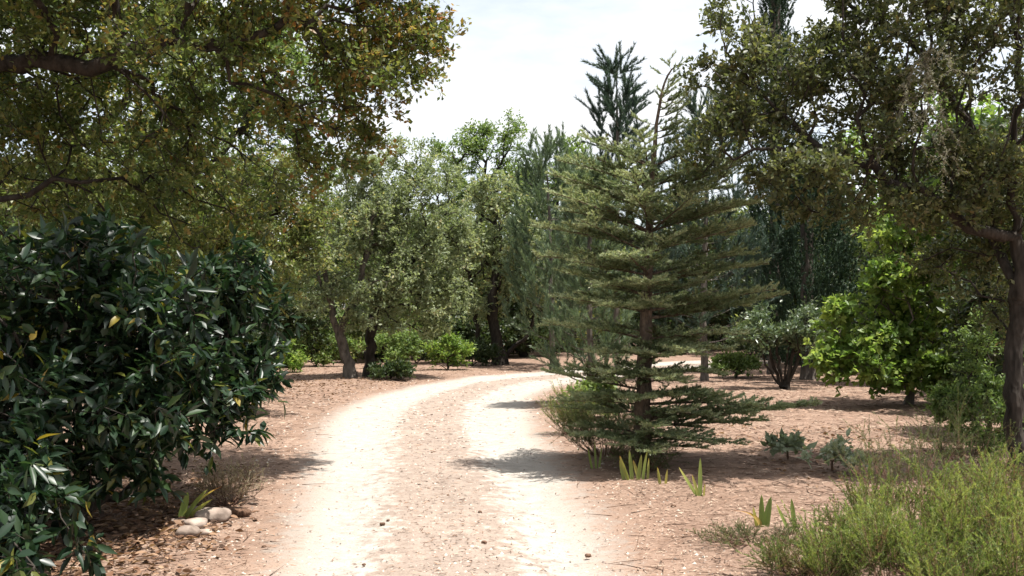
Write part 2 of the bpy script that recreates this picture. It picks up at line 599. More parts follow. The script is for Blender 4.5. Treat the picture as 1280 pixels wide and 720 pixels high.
def wood(nod, par, R, r0, sides=5, flare=0.0, zbase=0.0):
    n = len(nod)
    cnt = np.ones(n)
    haschild = np.zeros(n, bool)
    haschild[par[par >= 0]] = True
    cnt[haschild] = 0
    for i in range(n - 1, -1, -1):
        if cnt[i] == 0:
            cnt[i] = 1
        if par[i] >= 0:
            cnt[par[i]] += cnt[i]
    k = math.log(R / r0) / math.log(max(cnt[0], 2))
    rad = r0 * cnt ** k
    if flare:
        rad = rad * (1 + flare * np.exp(-(nod[:, 2] - zbase) / (R * 1.6)))
    # main child continues the tube, the others start with their own radius
    main = np.full(n, -1)
    best = np.zeros(n)
    for i in range(n):
        p = par[i]
        if p >= 0 and cnt[i] > best[p]:
            best[p] = cnt[i]
            main[p] = i
    ch = np.where(par >= 0)[0]
    d = np.zeros((n, 3))
    d[ch] = nrm(nod[ch] - nod[par[ch]])
    d[0] = d[main[0]] if main[0] >= 0 else UP
    # ring direction: average with main child's
    dd = d.copy()
    mk = np.where(main >= 0)[0]
    dd[mk] = nrm(d[mk] + d[main[mk]])
    ref = nrm(np.array([[0.37, 0.83, 0.12]]))
    ang = np.linspace(0, 2 * math.pi, sides, endpoint=False)

    def rings(c, dr, r):
        s = nrm(np.cross(dr, ref))
        t = np.cross(dr, s)
        return c[:, None, :] + r[:, None, None] * (np.cos(ang)[None, :, None] * s[:, None, :] + np.sin(ang)[None, :, None] * t[:, None, :])

    A = rings(nod, dd, rad)                        # n,sides,3
    is_main = main[par[ch]] == ch
    side = ch[~is_main]
    B = rings(nod[par[side]], d[side], rad[side] * 1.15)
    V = np.concatenate([A.reshape(-1, 3), B.reshape(-1, 3)])
    startring = np.zeros(n, int)
    startring[ch[is_main]] = par[ch[is_main]]
    startring[side] = n + np.arange(len(side))
    j = np.arange(sides)
    j2 = (j + 1) % sides
    F = np.stack([startring[ch][:, None] * sides + j, startring[ch][:, None] * sides + j2,
                  ch[:, None] * sides + j2, ch[:, None] * sides + j], -1).reshape(-1, 4)
    return V, F, rad


def lobe_pts(lobes, n, rng, shell=0.42, clump=0.80, nsub=12, rsub=0.36):
    """crown points: each lobe breaks up into smaller leafy clumps near its surface, with gaps between"""
    w = np.array([l[6] if len(l) > 6 else l[3] * l[4] * l[5] for l in lobes], float)
    w /= w.sum()
    k = rng.choice(len(lobes), n, p=w)
    d = rdir(rng, n)
    r = rng.random(n) ** shell
    L = np.array([l[:6] for l in lobes], float)
    sub = nrm(rng.normal(size=(len(lobes), nsub, 3))) * rng.uniform(0.55, 0.98, (len(lobes), nsub, 1))
    srad = rsub * rng.uniform(0.6, 1.25, (len(lobes), nsub))
    j = rng.integers(0, nsub, n)
    inb = rng.random(n) < clump
    q = np.where(inb[:, None], sub[k, j] + rdir(rng, n) * (rng.random(n) ** 0.45 * srad[k, j])[:, None], d * r[:, None] * 0.9)
    return L[k, :3] + q * L[k, 3:6]


TEMPL = {
    # x across, y along, z up: (verts, tris)
    'kite': (np.array([(0, 0, 0), (0.5, 0.45, 0.06), (0, 1, 0), (-0.5, 0.45, 0.06)], float), np.array([(0, 1, 2), (0, 2, 3)])),
    'oval': (np.array([(0, 0, 0), (.42, .25, .05), (.5, .55, .04), (0, 1, -.12), (-.5, .55, .04), (-.42, .25, .05), (0, .5, -.03)], float),
             np.array([(0, 1, 6), (1, 2, 6), (2, 3, 6), (3, 4, 6), (4, 5, 6), (5, 0, 6)])),
    'lobed': (np.array([(0, 0, 0), (.30, .14, .03), (.22, .28, .0), (.5, .42, .05), (.26, .55, .0), (.38, .74, .03), (0, 1, -.1),
                        (-.38, .74, .03), (-.26, .55, .0), (-.5, .42, .05), (-.22, .28, .0), (-.30, .14, .03), (0, .5, -.03)], float),
              np.array([(i, (i + 1) % 12, 12) for i in range(12)])),
}


def place_leaves(b, d, nn, L, Wd, tint, templ='kite'):
    tv, tf = TEMPL[templ]
    s = nrm(np.cross(d, nn))
    n2 = np.cross(s, d)
    V = (b[:, None, :] + d[:, None, :] * (tv[None, :, 1:2] * L[:, None, None]) + s[:, None, :] * (tv[None, :, 0:1] * Wd[:, None, None])
         + n2[:, None, :] * (tv[None, :, 2:3] * L[:, None, None]))
    k = len(tv)
    F = (tf[None] + (np.arange(len(b)) * k)[:, None, None]).reshape(-1, 3)
    return V.reshape(-1, 3), F, np.repeat(tint, k)


def spray(pts, centre, rng, ntw, nlf, tl, ll, lw, up=0.5, out=0.6, droop=0.0, spread=0.9, tmix=0.5, tbias=0.0, nup=0.8, tfun=None):
    """leafy twigs at every crown point. returns leaf arrays and twig segments"""
    n = len(pts)
    od = nrm(pts - centre)
    td = nrm(rdir(rng, n * ntw) * 1.0 + np.repeat(od, ntw, 0) * out + UP * up - UP * droop)
    start = np.repeat(pts, ntw, 0)
    ln = tl * rng.uniform(0.5, 1.2, n * ntw)
    end = start + td * ln[:, None]
    m = n * ntw * nlf
    u = rng.uniform(0.12, 1.0, m)
    b = np.repeat(start, nlf, 0) + np.repeat(td * ln[:, None], nlf, 0) * u[:, None] + rng.normal(0, 0.012, (m, 3))
    ld = nrm(np.repeat(td, nlf, 0) * 0.55 + rdir(rng, m) * spread - UP * droop * 0.6)
    nv = nrm(rdir(rng, m) + UP * nup)
    L = ll * rng.uniform(0.5, 1.25, m)
    Wd = lw * rng.uniform(0.7, 1.2, m)
    cl = np.repeat(rng.random(n), ntw * nlf)
    tint = (1 - tmix) * rng.random(m) + tmix * cl + tbias
    if tfun is not None:
        tint = tint + tfun(b)
    return b, ld, nv, L, Wd, np.clip(tint, 0, 1), start, end


def twig_mesh(a, b, r):
    """thin three sided twigs"""
    d = nrm(b - a)
    s = nrm(np.cross(d, np.array([0.31, 0.2, 0.93])))
    t = np.cross(d, s)
    ang = np.array([0, 2.094, 4.189])
    ring = np.cos(ang)[None, :, None] * s[:, None] + np.sin(ang)[None, :, None] * t[:, None]
    V = np.concatenate([a[:, None] + ring * r, b[:, None]], 1).reshape(-1, 3)
    k = np.arange(len(a))[:, None, None] * 4
    F = (np.array([(0, 1, 3), (1, 2, 3), (2, 0, 3)])[None] + k).reshape(-1, 3)
    return V, F


def needles(a, b, dens, length, width, ang, rng, tint0=0.5, tvar=0.35, start=0.0, upbias=0.0, tmul=None):
    """needles all round the shoots a -> b, one slim triangle each"""
    ax = b - a
    ln = np.linalg.norm(ax, axis=1)
    k = np.maximum(2, (ln * dens).astype(int))
    idx = np.repeat(np.arange(len(a)), k)
    m = len(idx)
    u = start + (1 - start) * rng.random(m)
    d = nrm(ax)[idx]
    s = nrm(np.cross(d, rdir(rng, m)))
    nd = nrm(d * math.cos(ang) + s * math.sin(ang) + UP * upbias + rng.normal(0, 0.12, (m, 3)))
    base = a[idx] + ax[idx] * u[:, None]
    L = length * rng.uniform(0.7, 1.2, m)
    w = nrm(np.cross(nd, rdir(rng, m))) * (width * 0.5)
    V = np.stack([base + w, base - w, base + nd * L[:, None]], 1).reshape(-1, 3)
    F = np.arange(m * 3).reshape(-1, 3)
    tt = tint0 if tmul is None else tmul[idx]
    tint = np.clip(tt + rng.normal(0, tvar * 0.5, m), 0, 1)
    return V, F, np.repeat(tint, 3)


def join(parts):
    V, F, T, o = [], [], [], 0
    for v, f, t in parts:
        V.append(v)
        F.append(f + o)
        T.append(t)
        o += len(v)
    return np.concatenate(V), np.concatenate(F), np.concatenate(T)


def broadleaf(name, label, cat, base, skel, lobes, npts, R, seed, leafm, barkm, ntw=4, nlf=9, tl=0.22, ll=0.05, lw=0.025, group=None,
              r0=0.004, bf=0.3, step=0.3, jit=0.05, up=0.35, droop=0.0, tmix=0.5, tbias=0.0, templ='kite', nup=0.8, twigs=True, shell=0.42,
              flare=0.6, tfun=None, sides=6, leaf_parts=0, cut=None, out=0.6):
    rng = np.random.default_rng(seed)
    base = np.asarray(base, float)
    root = thing(name, label, cat, base, group)
    if base[1] > 20 or name in ('woodland_tree', 'undergrowth_bush'):
        twigs, sides = False, 4
        nlf, ll, lw = nlf - 2, ll * 1.14, lw * 1.14
    pts = lobe_pts(lobes, npts, rng, shell)
    if cut is not None:
        pts = pts[cut(pts)]
    pts[:, 2] = np.maximum(pts[:, 2], base[2] + 0.12)
    nod, par, tips, nsk = grow(skel, pts, bf, step, jit, rng)
    V, F, rad = wood(nod, par, R, r0, sides, flare, base[2])
    obj('trunk', mesh('trunk', V - base, F, barkm, smooth=True), root)
    cen = np.average(np.array([l[:3] for l in lobes], float), axis=0) - np.array([0, 0, 0.5])
    b, d, nv, L, Wd, tint, ta, tb = spray(pts, cen, rng, ntw, nlf, tl, ll, lw, up, out, droop, 0.9, tmix, tbias, nup, tfun)
    keep = b[:, 2] > base[2] + 0.03
    b, d, nv, L, Wd, tint = b[keep], d[keep], nv[keep], L[keep], Wd[keep], tint[keep]
    if leaf_parts:
        mask = front_leaves(b, L, Wd, leaf_parts)
        single_leaves(b[mask], d[mask], nv[mask], L[mask], Wd[mask], tint[mask], templ, leafm, root, base)
        q = ~mask
        b, d, nv, L, Wd, tint = b[q], d[q], nv[q], L[q], Wd[q], tint[q]
    V, F, T = place_leaves(b, d, nv, L, Wd, tint, 'oval' if templ == 'lobed' else templ)
    c = obj('crown', mesh('crown', V - base, F, leafm, {'tint': T}), root, kind='stuff')
    if twigs:
        tv, tf = twig_mesh(ta, tb, r0 * 0.7)
        obj('twigs', mesh('twigs', tv - base, tf, barkm), root, kind='stuff')
    return root


def front_leaves(b, L, Wd, k):
    """the leaves that show largest: the nearest one in each small patch of the view, the biggest of those first"""
    px = 640 + b[:, 0] / b[:, 1] * FPX
    py = HOR - (b[:, 2] - CAM_H) / b[:, 1] * FPX
    ok = (px > 4) & (px < 1276) & (py > 4) & (py < 716)
    cell = (px // 14).astype(int) * 1000 + (py // 14).astype(int)
    order = np.argsort(b[:, 1])
    seen, pick = set(), []
    for i in order:
        if ok[i] and cell[i] not in seen:
            seen.add(cell[i])
            pick.append(i)
    pick = np.array(pick)
    size = L[pick] * Wd[pick] / b[pick, 1] ** 2
    pick = pick[np.argsort(-size)[:k]]
    mask = np.zeros(len(b), bool)
    mask[pick] = True
    return mask


def single_leaves(b, d, nv, L, Wd, tint, templ, mat, root, base, nvar=16):
    tv, tf = TEMPL[templ]
    meshes = [mesh('leaf', tv, tf, mat, {'tint': np.full(len(tv), (i + 0.5) / nvar)}) for i in range(nvar)]
    s = nrm(np.cross(d, nv))
    n2 = np.cross(s, d)
    for i in range(len(b)):
        o = obj('leaf', meshes[min(nvar - 1, int(tint[i] * nvar))], root)
        M = Matrix.Identity(4)
        for r in range(3):
            M[r][0], M[r][1], M[r][2], M[r][3] = s[i, r] * Wd[i], d[i, r] * L[i], n2[i, r] * L[i], b[i, r] - base[r]
        o.matrix_basis = M


# ------------------------------------------------------------------ the conifer with flat tiers beside the track
def tiered_conifer():
    rng = np.random.default_rng(11)
    D = 10.5
    base = G(800, D)
    root = thing('cedar_tree', 'young conifer with flat pale green tiers and nodding tip at the track bend', 'conifer', base)
    line = np.array([base + (0, 0, -0.05), P(803, 540, D), P(806, 440, D), P(810, 330, D), P(814, 230, D), P(820, 160, D), P(828, 112, D),
                     P(836, 90, D), P(849, 79, D), P(862, 84, D)])
    rr = np.array([0.130, 0.092, 0.072, 0.050, 0.031, 0.020, 0.013, 0.009, 0.006, 0.003])
    seg = np.concatenate([[0], np.cumsum(np.linalg.norm(np.diff(line, axis=0), axis=1))])
    u = np.linspace(0, seg[-1], 60)
    q = np.stack([np.interp(u, seg, line[:, k]) for k in range(3)], 1)
    q[1:-1] += rng.normal(0, 0.004, q[1:-1].shape)
    r = np.interp(u, seg, rr)
    ang = np.linspace(0, 2 * math.pi, 10, endpoint=False)
    d = nrm(np.gradient(q, axis=0))
    s = nrm(np.cross(d, np.array([[0.1, 1, 0.05]])))
    t = np.cross(d, s)
    rad = r[:, None] * (1 + 0.08 * rng.normal(size=(60, 10)))
    V = (q[:, None] + rad[..., None] * (np.cos(ang)[None, :, None] * s[:, None] + np.sin(ang)[None, :, None] * t[:, None])).reshape(-1, 3)
    i = np.arange(59)[:, None] * 10
    j = np.arange(10)
    F = np.stack([i + j, i + (j + 1) % 10, i + 10 + (j + 1) % 10, i + 10 + j], -1).reshape(-1, 4)
    obj('trunk', mesh('trunk', V - base, F, M_BARK_CEDAR, smooth=True), root)

    def on_trunk(z):
        k = int(np.abs(q[:57, 2] - z).argmin())
        return q[k], r[k]

    def branch(p0, az, L, el0, el1, sag, full=1.0, comb=False):
        m = max(6, int(L / 0.07))
        f = np.linspace(0, 1, m)
        hd = np.array([math.sin(az), math.cos(az), 0])
        side = np.array([hd[1], -hd[0], 0])
        el = el0 + (el1 - el0) * f
        st = L / (m - 1)
        pts = p0 + np.cumsum(np.vstack([[0, 0, 0], (hd[None] * np.cos(el)[1:, None] + UP * np.sin(el)[1:, None]) * st]), 0)
        pts[:, 2] -= sag * np.sin(f * math.pi) * L
        pts += side * (np.cumsum(rng.normal(0, 0.008, m)))[:, None]
        # wood
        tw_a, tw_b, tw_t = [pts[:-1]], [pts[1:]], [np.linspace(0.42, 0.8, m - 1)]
        # side sprays, alternate, in the plane of the tier
        sa, sb, stn = [], [], []
        step = 0.048
        pos = 0.16 if L > 0.5 else 0.08
        sg = 1
        while pos < L * 0.97:
            f0 = pos / L
            k = min(m - 2, int(f0 * (m - 1)))
            a = pts[k] + (pts[k + 1] - pts[k]) * (f0 * (m - 1) - k)
            dr = nrm(pts[k + 1] - pts[k])
            ll = (0.11 + 0.34 * L * (1 - f0) ** 0.8 * min(1, 0.4 + f0 * 2.2)) * rng.uniform(0.6, 1.25)
            an = math.radians(rng.uniform(38, 62)) * sg
            dirn = nrm(dr * math.cos(an) + side * math.sin(an) + UP * rng.normal(0.10, 0.12))
            e = a + dirn * ll
            e[2] += 0.02
            sa.append(a)
            sb.append(e)
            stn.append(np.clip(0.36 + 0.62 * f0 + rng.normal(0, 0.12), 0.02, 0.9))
            # third order
            if ll > 0.14 and not comb:
                for g in np.arange(0.2, 0.95, 0.065 / ll):
                    a2 = a + (e - a) * g
                    sg2 = rng.choice([-1, 1])
                    sd2 = np.array([dirn[1], -dirn[0], 0]) * sg2
                    d2 = nrm(dirn * 0.75 + sd2 * 0.65 + UP * rng.normal(0.12, 0.15))
                    sa.append(a2)
                    sb.append(a2 + d2 * ll * 0.45 * (1.15 - g) * rng.uniform(0.7, 1.4))
                    stn.append(np.clip(stn[-1] + rng.normal(0, 0.1), 0, 0.9))
            pos += step * rng.uniform(0.6, 1.4) * (1.6 if comb else 1)
            sg = -sg
        o = obj('branch', None, root) if False else None
        wa = np.concatenate(tw_a)
        nodes = pts
        par = np.arange(-1, m - 1)
        Vw, Fw, _ = wood(nodes, par, max(0.006, 0.0135 * L), 0.0135 * L * 0.999, 5)
        # taper by hand: shrink rings towards the tip
        taper = np.repeat(np.linspace(1, 0.25, m), 5)[:, None]
        cen = np.repeat(nodes, 5, 0)
        Vw[:m * 5] = cen + (Vw[:m * 5] - cen) * taper
        if sa:
            tv, tf = twig_mesh(np.array(sa), np.array(sb), 0.0028)
            FF = [Fw, tf + len(Vw)]
            Vw = np.concatenate([Vw, tv])
        else:
            FF = [Fw]
        bo = obj('branch', mesh('branch', Vw - base, FF, M_BARK_CEDAR, smooth=True), root)
        A = np.concatenate([wa[m // 3:], np.array(sa).reshape(-1, 3)])
        B = np.concatenate([np.concatenate(tw_b)[m // 3:], np.array(sb).reshape(-1, 3)])
        T = np.concatenate([tw_t[0][m // 3:], np.array(stn)])
        ncount = 300 * full
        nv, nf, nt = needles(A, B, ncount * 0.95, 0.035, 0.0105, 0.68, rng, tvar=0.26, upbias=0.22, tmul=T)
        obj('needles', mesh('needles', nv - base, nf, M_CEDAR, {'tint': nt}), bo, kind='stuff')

    zs = []
    z = 0.30
    while z < 3.35:
        zs.append(z)
        z += rng.uniform(0.19, 0.27)
    az = 0.0
    for z in zs:
        for k in range(rng.choice([6, 7, 8])):
            az += 2.4 + rng.normal(0, 0.25)
            p0, r_ = on_trunk(base[2] + z + rng.normal(0, 0.018))
            Lm = np.interp(z, [0.4, 0.8, 1.3, 2.0, 2.6, 3.0, 3.35], [0.95, 0.90, 1.05, 1.12, 1.12, 0.98, 0.55])
            L = Lm * rng.uniform(0.5, 1.15)
            # the leeward side is fuller high up
            e0 = math.radians(np.interp(z, [0.4, 1.0, 2.0, 3.3], [8, 12, 20, 30]) + rng.normal(0, 4))
            e1 = math.radians(np.interp(z, [0.4, 1.0, 2.0, 3.3], [-6, -6, 2, 16]) + rng.normal(0, 5))
            branch(p0, az, L, e0, e1, 0.02, 1.0)
    # long low branch reaching over the clearing, and its neighbours
    for (zz, a_, L, e0, e1) in [(0.50, 1.62, 1.85, 8, 2), (0.42, 1.40, 1.35, 6, -2), (0.62, 1.85, 1.25, 10, -8), (0.55, 2.1, 0.9, 8, -10),
                                (1.52, 1.50, 1.55, 10, 10), (1.62, 1.75, 1.35, 14, 6), (0.78, 4.75, 1.05, 16, 6), (0.66, 4.5, 0.9, 12, -4),
                                (2.28, 4.80, 1.28, 16, 6), (2.75, 4.65, 1.15, 20, 10), (2.10, 4.6, 1.2, 12, 0), (2.8, 1.6, 1.12, 24, 16),
                                (2.5, 1.5, 1.2, 16, 8), (0.22, 3.6, .75, 14, -8), (0.72, 3.3, .75, 16, -8), (0.82, 2.7, .8, 16, -6), (0.95, 3.7, .85, 16, -6), (1.05, 3.0, .8, 18, -4), (0.30, 2.7, .85, 14, -10), (0.26, 4.4, .8, 16, -4), (0.36, 5.2, .8, 12, -6), (0.40, 3.2, .8, 18, -6), (0.20, 1.9, .7, 12, -6), (1.9, 1.65, 1.25, 14, 4)]:
        p0, _ = on_trunk(base[2] + zz)
        branch(p0, a_, L, math.radians(e0), math.radians(e1), 0.015, 1.15)
    # comb of short shoots on the leader, blown to one side
    for z in np.arange(3.35, 4.2, 0.062):
        p0, _ = on_trunk(base[2] + z)
        for k in range(2):
            a_ = 1.5 + rng.normal(0, 0.55) if rng.random() < 0.72 else rng.uniform(0, 6.28)
            branch(p0, a_, float(np.interp(z, [3.35, 3.7, 4.2], [0.42, 0.30, 0.13])) * rng.uniform(0.7, 1.2), 0.1, 0.65, 0.0, 1.0, comb=True)


tiered_conifer()


# ------------------------------------------------------------------ feathery pines behind
def pine(name, label, base, height, rmax, seed, mat, nl=0.13, nw=0.006, dens=160, zlow=0.25, upturn=0.9, per=5, gap=0.33, lean=0.0, sub=7, conic=0.75):
    rng = np.random.default_rng(seed)
    root = thing(name, label, 'pine', base)
    m = 24
    f = np.linspace(0, 1, m)
    q = base + np.stack([lean * f ** 2 * height + np.cumsum(rng.normal(0, 0.012, m)), np.cumsum(rng.normal(0, 0.012, m)), f * height], 1)
    nodes, par = [p for p in q], list(range(-1, m - 1))
    SA, SB, ST = [q[-3]], [q[-1] + UP * 0.25], [0.6]
    z = zlow * height
    az = 0.0
    while z < height * 0.97:
        k0 = int(z / height * (m - 1))
        fr = z / height
        Lm = rmax * (1 - fr) ** conic * 1.25 + 0.12
        for k in range(per):
            az += 6.283 / per + rng.normal(0, 0.3)
            L = Lm * rng.uniform(0.6, 1.1)
            hd = np.array([math.sin(az), math.cos(az), 0])
            nb = 7
            p = q[k0].copy()
            last = k0
            pp = [p]
            for s in range(1, nb):
                g = s / (nb - 1)
                el = math.radians(5) + upturn * g ** 1.5
                p = p + (hd * math.cos(el) + UP * math.sin(el)) * L / (nb - 1) + rng.normal(0, 0.012, 3)
                nodes.append(p)
                par.append(last)
                last = len(nodes) - 1
                pp.append(p)
            pp = np.array(pp)
            SA += [pp[-3], pp[-2]]
            SB += [pp[-2], pp[-1] + nrm(pp[-1] - pp[-2]) * 0.12]
            ST += [0.5, 0.6]
            for s in range(sub):
                g = rng.uniform(0.3, 0.98)
                kk = min(nb - 2, int(g * (nb - 1)))
                a = pp[kk] + (pp[kk + 1] - pp[kk]) * (g * (nb - 1) - kk)
                dr = nrm(nrm(pp[kk + 1] - pp[kk]) * 0.7 + rdir(rng, 1)[0] * 0.75 + UP * 0.55 * upturn)
                SA.append(a)
                SB.append(a + dr * rng.uniform(0.22, 0.5) * (0.5 + 0.6 * rmax))
                ST.append(rng.uniform(0.25, 0.75))
        z += gap * rng.uniform(0.8, 1.2)
    nodes, par = np.array(nodes), np.array(par)
    V, F, _ = wood(nodes, par, 0.010 * height + 0.02, 0.007, 6, 0.3, base[2])
    obj('trunk', mesh('trunk', V - base, F, M_BARK_GREY, smooth=True), root)
    SA, SB = np.array(SA), np.array(SB)
    nv, nf, nt = needles(SA, SB, dens * 0.9, nl * .9, nw * 1.95, 0.6, rng, tvar=0.4, upbias=0.15, tmul=np.array(ST))
    obj('crown', mesh('crown', nv - base, nf, mat, {'tint': nt}), root, kind='stuff')
    return root


pine('pine_tree', 'slender blue-green pine with upswept feathery shoots close behind the tiered conifer', G(738, 17.5), 4.3, 1.0, 21, M_PINE_BLUE,
     0.11, 0.006, 210, 0.12, 1.0, 5, 0.25, -0.01, 8)
pine('pine_tree', 'tall dark blue-green pine with spiky spire rising above every neighbour', G(772, 38), 11.2, 3.0, 22, M_PINE_DARK, 0.20, 0.013, 170, 0.2,
     0.95, 4, 0.58, 0, 7, 0.8)
pine('pine_tree', 'broad dark pine with upturned shoots between the tiered conifer and the cypress', G(880, 24), 6.9, 2.0, 23, M_PINE_DARK, 0.14, 0.009, 170, 0.15,
     0.9, 5, 0.40, 0.02, 8, 0.6)
pine('pine_tree', 'pale blue-green pine with leaning plumes left of the tall dark spire', G(690, 30), 6.9, 1.9, 24, M_PINE_BLUE, 0.15, 0.011, 150, 0.15,
     1.1, 5, 0.42, -0.03, 8, 0.55)


def cypress(name, label, base, height, rad, seed, mat):
    rng = np.random.default_rng(seed)
    root = thing(name, label, 'cypress', base)
    m = 30
    f = np.linspace(0, 1, m)
    q = base + np.stack([np.cumsum(rng.normal(0, 0.01, m)), np.cumsum(rng.normal(0, 0.01, m)), f * height], 1)
    V, F, _ = wood(q, np.arange(-1, m - 1), 0.16, 0.159, 7, 0.4, base[2])
    obj('trunk', mesh('trunk', V - base, F, M_BARK_GREY, smooth=True), root)
    n = 1900
    g = rng.random(n) ** 0.9
    a = rng.uniform(0, 6.283, n)
    rr = rad * np.interp(g, [0, 0.06, 0.3, 0.7, 0.92, 1], [0.5, 0.85, 1, 0.75, 0.3, 0.05]) * np.sqrt(rng.uniform(0.15, 1.1, n)) * (1 + 0.2 * np.sin(a * 3 + g * 25))
    s = base + np.stack([np.sin(a) * rr, np.cos(a) * rr, 0.25 + g * (height - 0.3)], 1)
    dr = nrm(np.stack([np.sin(a) * 0.35, np.cos(a) * 0.35, np.ones(n)], 1) + rng.normal(0, 0.15, (n, 3)))
    e = s + dr * rng.uniform(0.25, 0.6, n)[:, None]
    nv, nf, nt = needles(s, e, 62, 0.075, 0.032, 0.7, rng, tvar=0.5, tmul=rng.uniform(0.1, 0.8, n))
    obj('crown', mesh('crown', nv - base, nf, mat, {'tint': nt}), root, kind='stuff')
    return root


cypress('cypress_tree', 'narrow dark cypress column rising out of the picture beside the oak boughs', G(968, 27), 11.6, 0.62, 31, M_CYPRESS)
cypress('cypress_tree', 'broad dark cypress standing in shade behind the many-stemmed shrub', G(1010, 24.5), 5.6, 1.15, 32, M_CYPRESS)

# ------------------------------------------------------------------ the large bronze-leaved oak on the left
def el(px, py, D, rpx, rpy, rd, w=None):
    """ellipsoid of crown: centre pixel, distance, half sizes in pixels, half depth in metres"""
    c = P(px, py, D)
    e = (c[0], c[1], c[2], rpx * D / FPX, rd, rpy * D / FPX)
    return e if w is None else e + (w,)


D = 9.6
b0 = G(-70, D)
skel = [[b0, P(-65, 420, D), P(-60, 250, D), P(-55, 130, D), P(-60, 20, D), P(-40, -120, D)],
        [P(-58, 95, D), P(20, 76, D - .2), P(120, 84, D - .3), P(155, 72, D - .3), P(200, 47, D - .4), P(250, 55, D - .5), P(330, 40, D - .4), P(430, 10, D - .3)],
        [P(-60, 0, D), P(60, -60, D), P(200, -100, D), P(380, -120, D)]]
lobes = [el(40, 60, D, 170, 130, 1.6), el(200, 40, D - .3, 170, 110, 1.5), el(380, 30, D, 130, 110, 1.1), el(470, 70, D + .2, 90, 85, .8, 0.9),
         el(500, 30, D, 68, 70, .6, 0.55), el(300, 190, D + .6, 130, 90, 1.0), el(410, 175, D + .7, 75, 55, .7, 0.5), el(120, 210, D + .6, 150, 90, 1.2),
         el(300, -120, D, 300, 110, 2.0), el(20, -140, D, 260, 120, 2.0), el(-150, 60, D, 150, 200, 1.6), el(240, 280, D + 1.2, 110, 60, .8, 0.6), el(120, -150, D - 2.0, 260, 90, 1.4, 2.2), el(120, -330, D - 3.6, 380, 120, 1.3, 1.8)]  # lobes nearest the camera: out of view, added to shade the glossy shrub
broadleaf('oak_tree', 'spreading oak with bronze and olive leaves overhanging the glossy shrub', 'tree', b0, skel, lobes, 3600, 0.14, 41, M_OAK_BROWN, M_BARK_DARK,
          4, 8, 0.26, 0.070, 0.037, r0=0.0035, sides=5, step=0.28, tmix=0.55, tbias=-0.02, tfun=lambda b: 0.14 * sstep(-3.6, -1.4, b[:, 0]) - 0.10)

# ------------------------------------------------------------------ more oaks on the left, deeper in
D = 14
bA = G(60, D)
broadleaf('oak_tree', 'tall yellow-green oak standing behind the bronze-leaved oak', 'tree', bA,
          [[bA, P(70, 380, D), P(85, 250, D), P(95, 170, D), P(80, 60, D), P(90, -60, D)], [P(88, 230, D), P(20, 150, D), P(-60, 90, D)], [P(94, 190, D), P(150, 130, D), P(200, 40, D)]],
          [el(60, 60, D, 130, 100, 1.4), el(-40, 170, D, 120, 120, 1.4), el(130, 170, D, 110, 90, 1.4), el(200, 40, D, 90, 90, 1.2), el(80, 280, D, 150, 60, 1.3), el(60, -60, D, 160, 70, 1.4)],
          1100, 0.13, 38, M_OAK_OLIVE, M_BARK_DARK, 4, 8, 0.3, 0.092, 0.046, tmix=0.6, tbias=0.0, r0=0.005)
D = 18
bB = G(215, D)
broadleaf('oak_tree', 'slim fresh-green oak between the tall yellow-green oak and the olive one', 'tree', bB,
          [[bB, P(220, 400, D), P(255, 260, D), P(272, 190, D), P(265, 100, D), P(280, 30, D)], [P(268, 200, D), P(330, 120, D), P(360, 60, D)]],
          [el(270, 70, D, 100, 80, 1.5), el(350, 90, D, 70, 70, 1.2), el(240, 190, D, 110, 80, 1.5), el(330, 200, D, 80, 70, 1.3), el(200, 300, D, 100, 70, 1.4), el(420, 110, D, 50, 50, .9)],
          1000, 0.12, 39, M_FRESH, M_BARK_DARK, 4, 8, 0.34, 0.10, 0.05, tmix=0.6, tbias=0.0, r0=0.006)
D = 15.5
b1 = G(300, D)
broadleaf('oak_tree', 'olive-green oak with yellowing lower boughs between glossy shrub and grey-leaved pair', 'tree', b1,
          [[b1, P(305, 400, D), P(290, 330, D), P(300, 250, D), P(320, 190, D)], [P(292, 340, D), P(250, 280, D), P(215, 210, D)],
           [P(296, 300, D), P(350, 260, D), P(385, 230, D)]],
          [el(360, 250, D, 65, 60, .9), el(330, 320, D, 85, 65, 1.0), el(270, 240, D, 90, 80, 1.1), el(230, 320, D, 80, 60, 1.0), el(390, 300, D, 40, 55, .6)],
          950, 0.11, 42, M_OAK_OLIVE, M_BARK_DARK, 4, 9, 0.26, 0.072, 0.036, tmix=0.6, tbias=0.05)
D = 24.5
b2 = G(438, D)
broadleaf('oak_tree', 'grey-leaved oak leaning over its paired neighbour left of the track', 'tree', b2,
          [[b2, P(432, 440, D), P(420, 405, D), P(408, 360, D), P(402, 310, D), P(420, 250, D)], [P(425, 415, D), P(452, 350, D), P(462, 290, D), P(470, 230, D)],
           [P(408, 370, D), P(392, 330, D), P(385, 290, D)]],
          [el(445, 265, D, 55, 70, 1.0), el(420, 330, D, 60, 62, 1.1), el(480, 300, D, 48, 85, 1.0), el(455, 215, D, 30, 25, .5, 0.35), el(430, 380, D, 55, 32, 1.0)],
          900, 0.15, 43, M_OAK_GREY, M_BARK_GREY, 4, 9, 0.28, 0.085, 0.042, tmix=0.6, r0=0.006)
D = 25.2
b3 = G(462, D)
